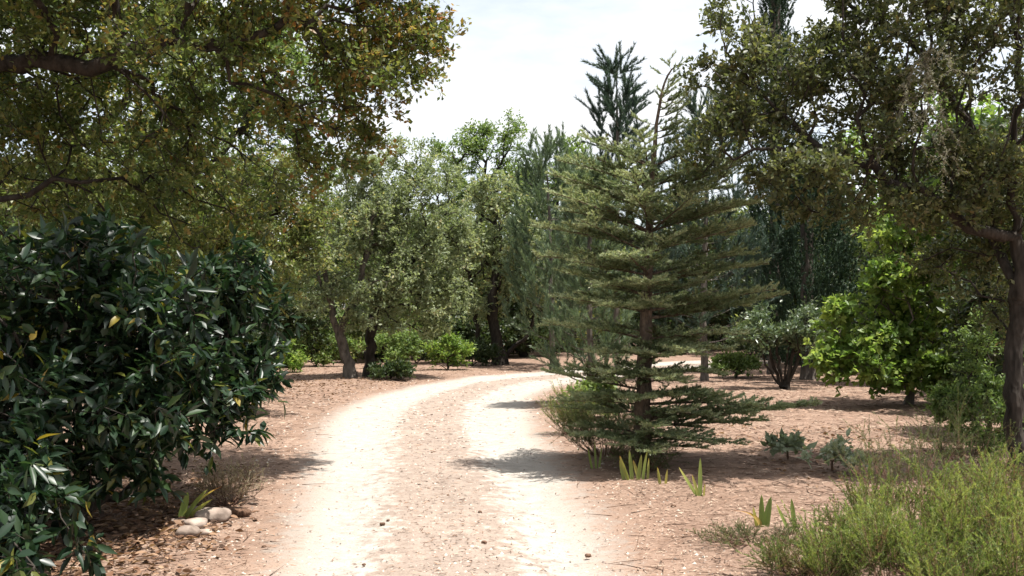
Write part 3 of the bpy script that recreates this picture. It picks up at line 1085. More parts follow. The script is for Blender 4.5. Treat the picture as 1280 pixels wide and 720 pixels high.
broadleaf('oak_tree', 'rounded grey-green oak on a straight dark trunk beside the track', 'tree', b3,
          [[b3, P(463, 430, D), P(470, 390, D), P(480, 340, D), P(500, 280, D), P(520, 220, D)], [P(474, 370, D), P(510, 330, D), P(545, 290, D)]],
          [el(535, 255, D, 48, 70, 1.0), el(545, 330, D, 48, 75, 1.1), el(505, 320, D, 55, 80, 1.2), el(515, 200, D, 35, 35, .7), el(520, 380, D, 68, 42, 1.2), el(560, 300, D, 35, 60, .8)],
          1000, 0.145, 44, M_OAK_GREY, M_BARK_DARK, 4, 9, 0.28, 0.085, 0.042, tmix=0.6, tbias=0.03, r0=0.006)
D = 32
b4 = G(625, D)
broadleaf('oak_tree', 'wide olive-grey oak on low forked dark stems behind the bend', 'tree', b4,
          [[b4, P(622, 425, D), P(615, 390, D), P(620, 330, D), P(630, 270, D)], [b4 + (0, 0, .15), P(655, 425, D), P(668, 395, D), P(675, 350, D)],
           [b4 + (-.05, 0, .1), P(598, 425, D), P(594, 395, D), P(585, 340, D)]],
          [el(625, 300, D, 65, 70, 1.5), el(600, 345, D, 55, 55, 1.4), el(660, 345, D, 40, 55, 1.2), el(620, 250, D, 42, 30, 1.0), el(590, 280, D, 35, 45, 1.0)],
          900, 0.22, 45, M_OAK_GREY, M_BARK_DARK, 4, 8, 0.34, 0.11, 0.055, tmix=0.65, tbias=0.12, r0=0.008)
D = 46
b5 = G(598, D)
broadleaf('oak_tree', 'tall airy fresh-green tree with open top against the white sky', 'tree', b5,
          [[b5, P(600, 330, D), P(600, 260, D), P(608, 200, D)], [P(602, 240, D), P(625, 205, D), P(640, 170, D)], [P(600, 260, D), P(575, 220, D), P(565, 185, D)]],
          [el(575, 195, D, 30, 30, 1.8), el(615, 185, D, 36, 34, 1.8), el(635, 170, D, 20, 24, 1.0, 0.8), el(600, 235, D, 50, 30, 2.2), el(650, 225, D, 30, 28, 1.4)],
          520, 0.2, 46, M_FRESH, M_BARK_DARK, 4, 8, 0.42, 0.14, 0.065, tmix=0.6, r0=0.012, step=.5, jit=.1)
D = 43
b6 = G(690, D)
broadleaf('oak_tree', 'rounded pale green tree behind the leaning pine plumes', 'tree', b6,
          [[b6, P(692, 330, D), P(695, 260, D), P(700, 210, D)]],
          [el(690, 215, D, 42, 34, 1.8), el(712, 195, D, 25, 25, 1.2), el(665, 250, D, 35, 30, 1.6), el(700, 270, D, 50, 40, 2)],
          420, 0.2, 47, M_FRESH, M_BARK_DARK, 4, 8, 0.42, 0.14, 0.065, tmix=0.6, r0=0.012, step=.5, jit=.1)

# ------------------------------------------------------------------ the oak on the right
D = 9.8
b7 = G(1268, D)
skel = [[b7, P(1270, 480, D), P(1273, 350, D), P(1268, 260, D), P(1274, 150, D), P(1266, 60, D), P(1270, -80, D)],
        [P(1270, 300, D), P(1215, 285, D - .1), P(1160, 248, D - .2), P(1100, 225, D - .3), P(1035, 188, D - .3), P(985, 150, D - .2), P(930, 130, D)],
        [P(1272, 370, D), P(1245, 300, D + .3), P(1222, 200, D + .4), P(1210, 100, D + .4), P(1198, 0, D + .3), P(1190, -80, D)],
        [P(1222, 190, D + .4), P(1180, 90, D + .3), P(1120, 40, D + .3), P(1040, 0, D)],
        [P(1040, 190, D - .3), P(1000, 190, D - .4), P(940, 190, D - .4), P(890, 205, D - .4)]]
lobes = [el(920, 60, D, 50, 60, .7, 0.45), el(900, 175, D - .2, 42, 55, .5, 0.22), el(960, 130, D, 70, 65, .8, 0.7), el(1030, 70, D, 70, 70, .9, 0.9), el(1000, 210, D - .3, 80, 45, .7, 0.45),
         el(1090, 150, D, 80, 80, .9, 1.0), el(1130, 30, D, 90, 70, 1.0, 1.0), el(1170, 230, D, 90, 55, .9, 0.55), el(1230, 60, D, 80, 110, 1.1, 1.3),
         el(1240, 230, D, 70, 80, 1.0, 0.9), el(1060, 250, D - .2, 80, 38, .6, 0.35), el(1245, 340, D + .6, 45, 90, .6, .6), el(1205, 300, D + .6, 60, 60, .6, .5), el(1130, -90, D, 200, 80, 1.5, 2.2), el(1350, 80, D, 80, 200, 1.4, 2.0)]
right_oak = broadleaf('oak_tree', 'dark oak with long low bough and tufted olive leaves, rooted by the yellow-green heath', 'tree', b7, skel, lobes, 2300, 0.085, 51,
                      M_OAK_DUSK, M_BARK_DARK, 4, 8, 0.20, 0.065, 0.033, r0=0.0035, step=0.26, tmix=0.5, tbias=-0.03, flare=0.25)
# grey lichen-hung dead twigs in its crown
rng = np.random.default_rng(52)
sa, sb = [], []
c0 = P(1165, 60, D - .9)
for k in range(10):
    p = c0 + rng.normal(0, 0.03, 3)
    dr = nrm(np.array([-0.35 + rng.normal(0, 0.35), rng.normal(0, .3), -0.9]))
    for s in range(9):
        q_ = p + dr * 0.12 + rng.normal(0, 0.02, 3)
        sa.append(p); sb.append(q_)
        for j in range(3):
            sa.append(q_); sb.append(q_ + nrm(dr + rng.normal(0, .7, 3)) * rng.uniform(.06, .16))
        dr = nrm(dr + rng.normal(0, 0.22, 3) + np.array([0, 0, -0.05]))
        p = q_
nv, nf, nt = needles(np.array(sa), np.array(sb), 120, 0.022, 0.006, 0.9, rng, tvar=0.8)
tv, tf = twig_mesh(np.array(sa), np.array(sb), 0.004)
V, F, T = join([(nv, nf, nt), (tv, tf, np.full(len(tv), .2))])
o = obj('dead_twigs', mesh('dead_twigs', V - b7, F, M_LICHEN, {'tint': T}), right_oak)
o['label'] = 'grey lichen-hung dead twigs'

# ------------------------------------------------------------------ bright green and dark trees on the right
D = 17
b8 = G(1135, D)
broadleaf('broadleaf_tree', 'bright lime-green young tree with large leaves in full sun', 'tree', b8,
          [[b8, P(1138, 430, D), P(1132, 350, D), P(1125, 290, D), P(1120, 250, D)], [P(1137, 430, D), P(1100, 410, D), P(1065, 400, D)], [P(1137, 380, D), P(1170, 340, D), P(1190, 300, D)],
           [b8 + (0, 0, .2), P(1120, 455, D), P(1095, 450, D)]],
          [el(1080, 415, D - .4, 55, 45, .7, 1.4), el(1150, 430, D, 60, 45, .8, 1.0), el(1130, 350, D, 48, 26, .7, .6), el(1140, 280, D, 50, 40, .8, .8), el(1180, 340, D, 40, 50, .8, .5),
           el(1075, 455, D - .6, 50, 30, .5, 1.0), el(1120, 330, D - .3, 60, 50, .7, .9), el(1100, 458, D - .4, 45, 24, .5, 0.8), el(1150, 462, D - .4, 45, 24, .5, 0.8), el(1195, 455, D, 50, 28, .5, .8), el(1165, 400, D, 60, 40, .7, .8)],
          900, 0.06, 61, M_LIME, M_BARK_GREY, 3, 6, 0.26, 0.12, 0.075, tmix=0.7, templ='lobed', nup=1.0, leaf_parts=290, r0=0.006)
D = 22
b9 = G(1190, D)
broadleaf('broadleaf_tree', 'taller lime-green tree glowing behind the dark oak crown', 'tree', b9,
          [[b9, P(1190, 350, D), P(1180, 250, D), P(1170, 150, D)], [P(1185, 280, D), P(1120, 200, D)], [P(1182, 240, D), P(1230, 170, D)]],
          [el(1170, 180, D, 80, 70, 1.2), el(1120, 220, D, 60, 60, 1.0), el(1220, 200, D, 70, 80, 1.2), el(1160, 280, D, 80, 50, 1.2), el(1080, 200, D, 45, 45, .8, .6)],
          420, 0.10, 62, M_LIME, M_BARK_GREY, 3, 6, 0.3, 0.15, 0.09, tmix=0.4, nup=1.0, templ='oval', r0=0.008)
D = 11.2
b10 = G(1236, D)
broadleaf('young_oak', 'dense small-leaved bush growing against the dark oak trunk', 'bush', b10,
          [[b10, P(1236, 540, D), P(1232, 480, D), P(1238, 420, D)], [b10 + (0.03, 0, .1), P(1215, 520, D), P(1210, 470, D)]],
          [el(1238, 430, D, 38, 50, .4), el(1225, 500, D, 40, 55, .45), el(1250, 520, D, 40, 60, .45), el(1190, 510, D, 22, 30, .25, .1)],
          330, 0.04, 63, M_FRESH, M_BARK_DARK, 4, 8, 0.13, 0.052, 0.028, tmix=0.5, tbias=-.15, r0=0.003, step=.15, jit=.02)
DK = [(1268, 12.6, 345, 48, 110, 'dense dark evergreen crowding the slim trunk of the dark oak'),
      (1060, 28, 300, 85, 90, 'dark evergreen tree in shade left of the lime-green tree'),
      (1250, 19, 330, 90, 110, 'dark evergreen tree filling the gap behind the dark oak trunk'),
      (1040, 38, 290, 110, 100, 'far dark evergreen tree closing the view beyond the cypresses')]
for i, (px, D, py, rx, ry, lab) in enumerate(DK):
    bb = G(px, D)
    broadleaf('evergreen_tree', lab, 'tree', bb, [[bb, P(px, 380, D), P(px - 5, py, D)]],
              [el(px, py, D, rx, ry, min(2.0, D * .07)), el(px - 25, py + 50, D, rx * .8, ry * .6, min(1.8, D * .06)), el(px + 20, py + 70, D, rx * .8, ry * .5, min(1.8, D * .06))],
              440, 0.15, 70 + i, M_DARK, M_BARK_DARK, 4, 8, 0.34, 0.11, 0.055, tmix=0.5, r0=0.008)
# many-stemmed shrub in the clearing
D = 20.8
b11 = G(980, D)
broadleaf('many_stemmed_shrub', 'many-stemmed shrub with pale glossy leaves and one thick dark stem', 'shrub', b11,
          [[b11, P(982, 470, D), P(984, 440, D), P(990, 420, D)]] + [[b11 + (x * .05, 0.02 * k, 0.02), P(980 + x * 12, 460, D), P(980 + x * 22, 425, D)] for k, x in enumerate((-1.6, -1, -.5, .6, 1.1))],
          [el(985, 405, D, 48, 28, .8), el(955, 420, D, 32, 22, .6), el(1010, 415, D, 28, 24, .6)],
          230, 0.10, 81, M_SHRUB, M_BARK_DARK, 4, 7, 0.24, 0.10, 0.042, tmix=0.5, tbias=-.05, r0=0.005, step=.2, jit=.02, flare=.3)

# ------------------------------------------------------------------ the glossy large-leaved shrub, front left
D = 7.4
b12 = G(95, 7.3)
lobes = [el(170, 410, 7.9, 150, 125, 1.0), el(60, 385, 7.2, 150, 110, 1.0), el(290, 350, 8.3, 45, 45, .5, .10), el(120, 320, 7.6, 80, 40, .5, .12), el(265, 425, 8.4, 80, 95, .8, .45), el(90, 540, 6.8, 130, 100, .9), el(-60, 500, 6.4, 150, 190, 1.0, 1.2), el(205, 500, 7.8, 100, 60, .7, .45),
         el(15, 620, 6.0, 70, 70, .5, .30), el(40, 690, 5.5, 60, 30, .3, .10), el(290, 470, 8.3, 50, 40, .5, .14), el(140, 565, 7.2, 60, 42, .5, .18)]
broadleaf('glossy_shrub', 'big dark shrub with large glossy leaves, a few turned yellow and orange', 'shrub', b12,
          [[b12, P(95, 600, 7.3), P(100, 520, 7.3), P(110, 420, 7.4)], [b12 + (.1, .1, .05), P(150, 560, 7.5), P(200, 480, 7.9)], [b12 + (-.1, -.1, .05), P(50, 600, 6.9), P(0, 520, 6.5)],
           [b12 + (.1, .2, .1), P(190, 590, 7.9), P(260, 500, 8.3)]],
          lobes, 950, 0.06, 91, M_LAUREL, M_BARK_DARK, 3, 7, 0.22, 0.135, 0.047, tmix=0.12, tbias=-.02, templ='oval', nup=1.1, leaf_parts=295, r0=0.004, droop=0.35, up=0.2, step=.22, jit=.03)

# ------------------------------------------------------------------ needle-leaved heath, wispy bushes
def heath(name, label, base, r, h, seed, mat, nsh=240, nl=0.016, nw=0.0026, dens=420, group=None, splay=0.5, ln=(0.10, 0.26), start=0.0, cat='shrub', fromlow=0.25, tb=0.0):
    rng = np.random.default_rng(seed)
    root = thing(name, label, cat, base, group)
    # stems from the root fan out, shoots stand along them
    ns = max(8, nsh // 9)
    a = rng.uniform(0, 6.283, ns)
    rr = r * np.sqrt(rng.random(ns))
    tip = base + np.stack([np.sin(a) * rr, np.cos(a) * rr, h * np.sqrt(np.clip(1 - (rr / r) ** 2 * 0.65, 0.1, 1)) * rng.uniform(0.6, 0.92, ns)], 1)
    root_p = base + np.stack([np.sin(a) * rr * 0.25, np.cos(a) * rr * 0.25, np.zeros(ns)], 1)
    midp = root_p + (tip - root_p) * 0.5 + np.stack([np.sin(a) * rr * 0.1, np.cos(a) * rr * 0.1, 0 * a], 1)
    tv1 = twig_mesh(root_p, midp, 0.006)
    tv2 = twig_mesh(midp - (tip - midp) * 0.2, tip, 0.004)
    k = np.repeat(np.arange(ns), 9)
    f = rng.uniform(fromlow, 1, len(k))
    s = np.where(f[:, None] < .5, root_p[k] + (midp[k] - root_p[k]) * (f[:, None] * 2), midp[k] + (tip[k] - midp[k]) * (f[:, None] * 2 - 1))
    dr = nrm(UP * 1.0 + rng.normal(0, splay, (len(k), 3)) + np.stack([np.sin(a[k]), np.cos(a[k]), 0 * k], 1) * 0.3)
    e = s + dr * rng.uniform(*ln, len(k))[:, None]
    tv3 = twig_mesh(s, e, 0.0018)
    V, F, T = join([(v, q, np.zeros(len(v))) for v, q in (tv1, tv2, tv3)])
    obj('stems', mesh('stems', V - base, F, M_BARK_RED), root)
    nv, nf, nt = needles(s, e, dens, nl, nw, 0.7, rng, tvar=0.4, upbias=0.15, start=start, tmul=np.clip(0.10 + tb + 0.6 * f + 0.45 * (rng.random(ns)[k] - .5) + rng.normal(0, .12, len(k)), 0, 1) * (rng.random(len(k)) > .13))
    obj('foliage', mesh('foliage', nv - base, nf, mat, {'tint': nt}), root, kind='stuff')
    return root


HB = [(1150, 5.95, .52, .62, 'yellow-green heath bush, tallest of the cluster, its tips in full sun'),
      (1265, 5.7, .50, .66, 'heath bush of yellow-green needles growing against the picture-side oak'),
      (1070, 6.2, .40, .44, 'low rounded heath bush at the bare-earth side of the cluster'),
      (1215, 6.9, .45, .66, 'heath bush in the second row, behind the tallest one'),
      (1005, 6.0, .28, .22, 'small dull green heath cushion spreading onto the needle litter'),
      (1190, 5.35, .40, .42, 'foremost heath bush of the cluster, deep green at its foot'),
      (1275, 7.6, .45, .70, 'heath bush at the foot of the dark oak trunk')]
for i, (px, D, r, h, lab) in enumerate(HB):
    heath('heath_bush', lab, G(px, D), r, h * .85, 100 + i, M_HEATH, tb=(.08, -.05, -.12, -.2, -.25, .0, -.2)[i], nsh=int(1150 * r), nl=.019, nw=.0042, dens=370, splay=.7, ln=(.07, .20), group='heath bushes under the dark oak')
for i, (px, D, r, h) in enumerate([(1110, 5.6, .2, .5), (1165, 6.5, .2, .72), (1235, 5.9, .2, .74), (1090, 6.7, .18, .55), (1200, 5.7, .16, .66), (1255, 6.4, .2, .8), (1040, 5.7, .18, .32), (1275, 5.2, .2, .6)]):
    heath('heath_bush', 'slim upright yellow-tipped heath tuft poking up among the broader heath bushes', G(px, D), r, h, 170 + i, M_HEATH, tb=(.2, .1, .25, -.05, .3, .15, .1, .2)[i], nsh=150,
          nl=.02, nw=.0044, dens=360, splay=.38, ln=(.10, .24), group='upright heath tufts')
heath('wispy_bush', 'wispy dark green bush with bare leaning stems behind the heath', G(1125, 8.3), .62, .80, 120, M_WISP, 330, 0.022, 0.003, 240, splay=.75, ln=(.12, .30), start=.2)
heath('wispy_bush', 'thin upright wispy bush between pale-leaved plant and young oak', G(1205, 9.4), .40, .95, 121, M_WISP, 200, 0.024, 0.003, 260, splay=.5, ln=(.14, .34))
heath('wispy_bush', 'fine-needled bush spreading at the foot of the tiered conifer', G(756, 11.3), .68, .66, 122, M_WISP, 520, 0.030, 0.0035, 240, splay=.8, ln=(.15, .34))
heath('wispy_bush', 'low dark tangle of fine stems hiding the foot of the tiered conifer', G(806, 10.15), .36, .36, 125, M_WISP, 260, 0.026, 0.0035, 240, splay=.9, ln=(.10, .24), tb=-.15)
heath('broom_bush', 'yellow-green broom clump on the track edge beside the conifer', G(712, 13.4), .34, .62, 123, M_HEATH, 240, 0.035, 0.004, 220, splay=.45, ln=(.18, .36))
heath('ground_herb', 'flat patch of short green herb beside the red-tipped iris', G(940, 6.9), .42, .09, 124, M_WISP, 420, 0.018, 0.0026, 330, splay=1.0, ln=(.04, .09), cat='herb')


# ------------------------------------------------------------------ small leafy plants
def leafy(name, label, base, r, h, seed, mat, npts=40, ll=.08, lw=.035, cat='plant', group=None, templ='oval', tbias=0.0, nlf=6, tl=.12, ntw=3, bark=M_BARK_RED):
    return broadleaf(name, label, cat, base, [[base, base + (0, 0, h * .4)]], [(base[0], base[1], base[2] + h * .55, r, r, h * .5)], npts, 0.012, seed, mat, bark,
                     ntw, nlf, tl, ll, lw, group=group, r0=0.002, step=.12, jit=.015, templ=templ, tbias=tbias, nup=.9, flare=0)


leafy('pale_plant', 'low pale grey-leaved plant, smaller of two on the bare earth', G(985, 10.8), .20, .22, 131, M_CISTUS, 12, .11, .05, tbias=-.1)
leafy('pale_plant', 'whitish large-leaved plant drooping onto the earth beside the wispy bush', G(1040, 9.9), .27, .24, 132, M_CISTUS, 20, .095, .042, tbias=.25)
leafy('sapling', 'broad-leaved sapling spreading green fans at the inner bend of the track', G(738, 15.2), .42, .55, 133, M_FRESH, 60, .12, .05)
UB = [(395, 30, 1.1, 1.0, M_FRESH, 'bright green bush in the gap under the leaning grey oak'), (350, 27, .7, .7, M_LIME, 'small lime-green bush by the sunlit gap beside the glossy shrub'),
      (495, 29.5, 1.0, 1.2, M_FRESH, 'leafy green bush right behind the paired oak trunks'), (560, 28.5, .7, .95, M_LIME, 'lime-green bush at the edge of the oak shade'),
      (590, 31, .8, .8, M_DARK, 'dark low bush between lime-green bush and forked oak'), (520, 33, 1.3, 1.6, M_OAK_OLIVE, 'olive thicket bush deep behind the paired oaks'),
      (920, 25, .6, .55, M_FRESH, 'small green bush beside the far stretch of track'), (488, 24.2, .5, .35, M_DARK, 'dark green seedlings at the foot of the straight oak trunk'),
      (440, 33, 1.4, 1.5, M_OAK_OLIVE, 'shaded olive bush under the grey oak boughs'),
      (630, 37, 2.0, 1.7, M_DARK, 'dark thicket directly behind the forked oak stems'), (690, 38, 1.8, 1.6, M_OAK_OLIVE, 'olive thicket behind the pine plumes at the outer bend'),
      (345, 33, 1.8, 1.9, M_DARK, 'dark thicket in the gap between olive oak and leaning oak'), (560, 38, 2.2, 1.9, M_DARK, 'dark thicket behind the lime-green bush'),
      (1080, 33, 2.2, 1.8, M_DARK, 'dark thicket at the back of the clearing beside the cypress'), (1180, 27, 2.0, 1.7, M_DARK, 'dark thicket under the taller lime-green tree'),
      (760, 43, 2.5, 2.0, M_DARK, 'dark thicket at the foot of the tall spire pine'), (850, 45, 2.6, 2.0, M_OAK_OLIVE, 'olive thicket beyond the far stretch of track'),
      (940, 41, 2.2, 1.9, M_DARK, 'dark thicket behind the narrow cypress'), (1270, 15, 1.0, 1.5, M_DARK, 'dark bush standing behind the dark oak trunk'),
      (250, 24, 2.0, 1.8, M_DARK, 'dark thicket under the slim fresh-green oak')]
for i, (px, D, r, h, mt, lab) in enumerate(UB):
    bb = G(px, D)
    broadleaf('undergrowth_bush', lab, 'bush', bb, [[bb, bb + (0, 0, h * .4)]], [(bb[0], bb[1], bb[2] + h * .5, r, r * .8, h * .5)], int(130 * r + 40), .03, 140 + i, mt, M_BARK_DARK,
              4, 7, .2, .10, .05, r0=.004, step=.2, jit=.03, flare=0, tmix=.5)


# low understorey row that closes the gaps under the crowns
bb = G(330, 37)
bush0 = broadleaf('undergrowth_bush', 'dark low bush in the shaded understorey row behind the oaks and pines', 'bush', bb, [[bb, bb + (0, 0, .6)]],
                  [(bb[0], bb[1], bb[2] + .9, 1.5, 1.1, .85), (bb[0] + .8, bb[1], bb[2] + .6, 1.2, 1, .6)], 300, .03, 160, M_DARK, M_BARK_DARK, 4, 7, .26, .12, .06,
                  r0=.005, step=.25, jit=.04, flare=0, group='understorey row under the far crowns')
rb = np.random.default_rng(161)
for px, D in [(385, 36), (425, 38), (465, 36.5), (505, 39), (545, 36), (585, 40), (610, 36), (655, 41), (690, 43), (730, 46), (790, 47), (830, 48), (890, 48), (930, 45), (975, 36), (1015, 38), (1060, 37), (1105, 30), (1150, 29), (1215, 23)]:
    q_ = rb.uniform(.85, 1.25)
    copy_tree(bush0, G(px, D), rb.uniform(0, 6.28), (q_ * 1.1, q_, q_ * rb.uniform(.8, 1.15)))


# ------------------------------------------------------------------ sword-leaved irises
def iris(label, base, blades, seed):
    rng = np.random.default_rng(seed)
    root = thing('iris_plant', label, 'iris', base, 'irises at the edge of the track')
    for (x, y, h, lean_x, curl, w, tint, tip) in blades:
        m = 9
        f = np.linspace(0, 1, m)
        cx_ = x + lean_x * h * f + curl * h * f ** 2.5
        cz = h * (f - abs(curl) * 0.45 * f ** 3)
        cyv = y + rng.normal(0, .05) * h * f
        c = np.stack([cx_, cyv, cz - 0.01], 1)
        wd = w * 0.9 * np.interp(f, [0, .15, .6, .9, 1], [.7, 1, .9, .45, .02])
        az = rng.uniform(-.7, .7)
        sd = np.array([math.cos(az), math.sin(az), 0])
        V = np.stack([c - sd * wd[:, None], c + np.array([-sd[1], sd[0], 0]) * (wd[:, None] * .3), c + sd * wd[:, None]], 1).reshape(-1, 3)
        i = np.arange(m - 1)[:, None] * 3
        F = np.concatenate([np.stack([i + k, i + k + 1, i + k + 4, i + k + 3], -1).reshape(-1, 4) for k in (0, 1)])
        t = np.clip(tint + (tip - tint) * np.repeat(f, 3) ** 3, 0, 1)
        obj('leaf', mesh('leaf', V, F, M_IRIS, {'tint': t}, smooth=True), root)


iris('iris clump with one orange blade under the tiered conifer', G(797, 9.65),
     [(-.09, 0, .25, -.35, 0, .022, .55, .95), (-.05, .02, .30, -.1, 0, .024, .45, .6), (0, -.02, .26, .12, 0, .024, .5, .7), (.05, 0, .31, .1, .05, .022, .5, .75), (.02, .03, .2, -.3, 0, .02, .75, .9), (.10, .02, .22, .05, 0, .02, .6, .9), (-.13, .03, .2, -.2, 0, .02, .5, .9)], 151)
iris('pair of short straw-tipped iris blades beside the orange-bladed clump', G(829, 9.35), [(-.03, 0, .17, -.15, 0, .016, .6, .9), (.02, 0, .15, .12, 0, .014, .75, .85)], 152)
iris('lone tall two-bladed iris on open needle litter', G(875, 8.6), [(0, 0, .34, .02, 0, .022, .35, .5), (-.02, .01, .26, -.62, 0, .022, .5, .8), (.03, 0, .12, .1, 0, .015, .7, .9), (-.01, 0, .2, -.3, 0, .016, .6, .9)], 153)
iris('iris with an arching red blade beside the green herb patch', G(952, 7.35),
     [(0, 0, .22, -.25, -.95, .020, .85, 1.0), (0, 0, .25, .0, 0, .024, .2, .25), (.03, 0, .24, .12, .05, .03, .15, .2), (-.03, .01, .16, -.2, 0, .02, .6, .8)], 154)
iris('iris with two dark narrow blades among the herb patch', G(985, 7.25), [(0, 0, .19, -.45, 0, .018, .3, .95), (.05, 0, .23, -.12, 0, .022, .2, .3)], 155)
iris('slim green iris at the track edge under the fine-needled bush', G(745, 10.4), [(0, 0, .30, -.05, 0, .016, .35, .5), (.03, 0, .24, .12, 0, .015, .4, .5), (-.04, 0, .22, -.2, 0, .015, .4, .6)], 156)
iris('yellow-green iris with a bent orange-tipped blade beside the pale stones', G(226, 7.75),
     [(0, 0, .22, .25, 0, .035, .45, .5), (.03, 0, .26, .55, .15, .03, .5, .6), (0, .02, .30, .75, .3, .022, .7, 1), (.05, 0, .18, .9, .2, .03, .62, .75)], 157)
heath('dry_tuft', 'dry grey-straw tuft of thin stems by the pale stones', G(285, 8.35), .30, .32, 158, M_DRY, 320, .03, .0028, 90, splay=.6, ln=(.12, .28), cat='herb')


# ------------------------------------------------------------------ stones, cones, litter
def stone(name, label, cat, c, size, rz, seed, mat, group=None, rough=.16, flat=True):
    import bmesh
    rng = np.random.default_rng(seed)
    bm = bmesh.new()
    bmesh.ops.create_icosphere(bm, subdivisions=3, radius=1.0)
    V = np.array([v.co[:] for v in bm.verts])
    F = np.array([[v.index for v in f.verts] for f in bm.faces])
    bm.free()
    k = rng.normal(0, 1.6, (7, 3))
    ph = rng.uniform(0, 6.28, 7)
    dsp = 1 + sum(rough * 0.5 * np.sin(V @ k[i] * (1 + i * .35) + ph[i]) / (1 + i * .5) for i in range(7))
    V = V * dsp[:, None]
    V = np.sign(V) * np.abs(V) ** 0.7
    V = V * np.array(size)
    ca, sa_ = math.cos(rz), math.sin(rz)
    V = np.stack([V[:, 0] * ca - V[:, 1] * sa_, V[:, 0] * sa_ + V[:, 1] * ca, V[:, 2]], 1)
    V[:, 2] -= V[:, 2].min() + size[2] * 0.35
    o = obj(name, mesh(name, V, F, mat, smooth=True), None, c)
    return tag(o, label, cat, group)


ST = [(266, 7.75, (.125, .085, .055), .1, 'rounded pale stone, largest of the little heap by the dry tuft'),
      (244, 7.45, (.085, .07, .042), .6, 'flat cream stone leaning on the largest one'), (235, 7.15, (.07, .075, .045), 1.2, 'pinkish stone half in the shrub shadow'),
      (255, 7.25, (.05, .035, .022), .2, 'small flat chip between the pale stones'), (240, 7.85, (.07, .05, .045), .9, 'reddish stone at the back of the heap under the iris'),
      (222, 7.6, (.06, .04, .02), .4, 'thin flat slab under the yellow-green iris')]
for i, (px, D, s, rz_, lab) in enumerate(ST):
    stone('stone', lab, 'stone', G(px, D), s, rz_, 200 + i, M_STONE, 'stones in the heap by the shrub', .27)
o = stone('bark_log', 'short weathered brown log lying behind the pale stones', 'log', G(290, 8.0), (.17, .05, .035), -.35, 210, M_CONE)
rng = np.random.default_rng(77)
CN_ = [(268, 6.75), (560, 8.9), (485, 7.75), (478, 7.6), (540, 11.6), (600, 8.1), (455, 6.4), (605, 7.0), (735, 6.7), (842, 8.2), (330, 6.9), (880, 7.3)]
for i, (px, D) in enumerate(CN_):
    s = rng.uniform(.009, .016)
    stone('pine_cone', 'small brown fallen cone lying on the sunlit track or its verge', 'cone', G(px, D), (s * 1.4, s, s * .8), rng.uniform(0, 3), 220 + i, M_CONE,
          'fallen cones on the track and verges', .3)

# needle litter: real slivers strewn over the verges and the middle of the track
rng = np.random.default_rng(300)
n = 185000
yy = 4.6 * (32 / 4.6) ** rng.random(n)
xx = (rng.random(n) * 1.24 - 0.62) * yy
zz, lat, hw = base_h(xx, yy)
al = np.abs(lat)
dens_v = sstep(-.25, .7, al - hw) * 1.0
dens_c = np.exp(-(al / .38) ** 2) * 0.42
pr = np.clip(np.maximum(dens_v, dens_c) + .045, 0, 1)
patch = 0.5 + 0.5 * np.sin(xx * 1.7 + 1.3 * np.sin(yy * 1.1)) * np.sin(yy * 2.1 + 1.7 * np.sin(xx * .9))
pr *= 0.55 + 0.6 * patch
ok = (rng.random(n) < pr * .62)
xx, yy, zz, al = xx[ok], yy[ok], zz[ok], al[ok]
n = len(xx)
a = rng.uniform(0, 6.283, n)
L = rng.uniform(.025, .085, n) * np.clip(yy / 9, .9, 1.8)
wdt = rng.uniform(.0026, .0058, n) * np.clip(yy / 8, .8, 2.2)
d = np.stack([np.cos(a), np.sin(a), rng.normal(0, .10, n)], 1)
s = np.stack([-np.sin(a), np.cos(a), rng.normal(0, .3, n)], 1)
c = np.stack([xx, yy, zz + rng.uniform(.004, .016, n) - 0.030 * np.exp(-((al - 0.78) / 0.25) ** 2)], 1)
bend = s * (rng.normal(0, .12, n) * L)[:, None]
V = np.stack([c - d * L[:, None] / 2, c + bend + s * wdt[:, None], c + d * L[:, None] / 2, c + bend - s * wdt[:, None]], 1).reshape(-1, 3)
F = np.arange(n * 4).reshape(-1, 4)
o = obj('needle_litter', mesh('needle_litter', V, F, M_LITTER, {'tint': np.repeat(rng.random(n), 4)}), kind='stuff')
tag(o, 'reddish and straw-coloured dry needles strewn over the verges', 'litter')
# fallen twigs on the verges
n = 1500
yy = 4.8 * (26 / 4.8) ** rng.random(n)
xx = (rng.random(n) * 1.2 - 0.6) * yy
zz, lat, hw = base_h(xx, yy)
ok = (np.abs(lat) > hw + rng.uniform(-.3, .6, n))
xx, yy, zz = xx[ok], yy[ok], zz[ok]
n = len(xx)
a = rng.uniform(0, 6.283, n)
L = rng.uniform(.08, .32, n)
p0 = np.stack([xx, yy, zz + .006], 1)
p1 = p0 + np.stack([np.cos(a) * L, np.sin(a) * L, rng.uniform(0, .03, n)], 1)
p2 = p1 + np.stack([np.cos(a + rng.normal(0, .6, n)) * L * .7, np.sin(a + rng.normal(0, .6, n)) * L * .7, rng.uniform(-.01, .03, n)], 1)
t1, t2 = twig_mesh(p0, p1, .0045), twig_mesh(p1 - (p1 - p0) * .5, p2, .0032)
V, F, T = join([(t1[0], t1[1], np.repeat(rng.random(n), 4)), (t2[0], t2[1], np.repeat(rng.random(n), 4))])
o = obj('fallen_twigs', mesh('fallen_twigs', V, F, M_LITTER, {'tint': T * .45}), kind='stuff')
tag(o, 'thin brown twigs fallen on the needle-strewn verges', 'twigs')
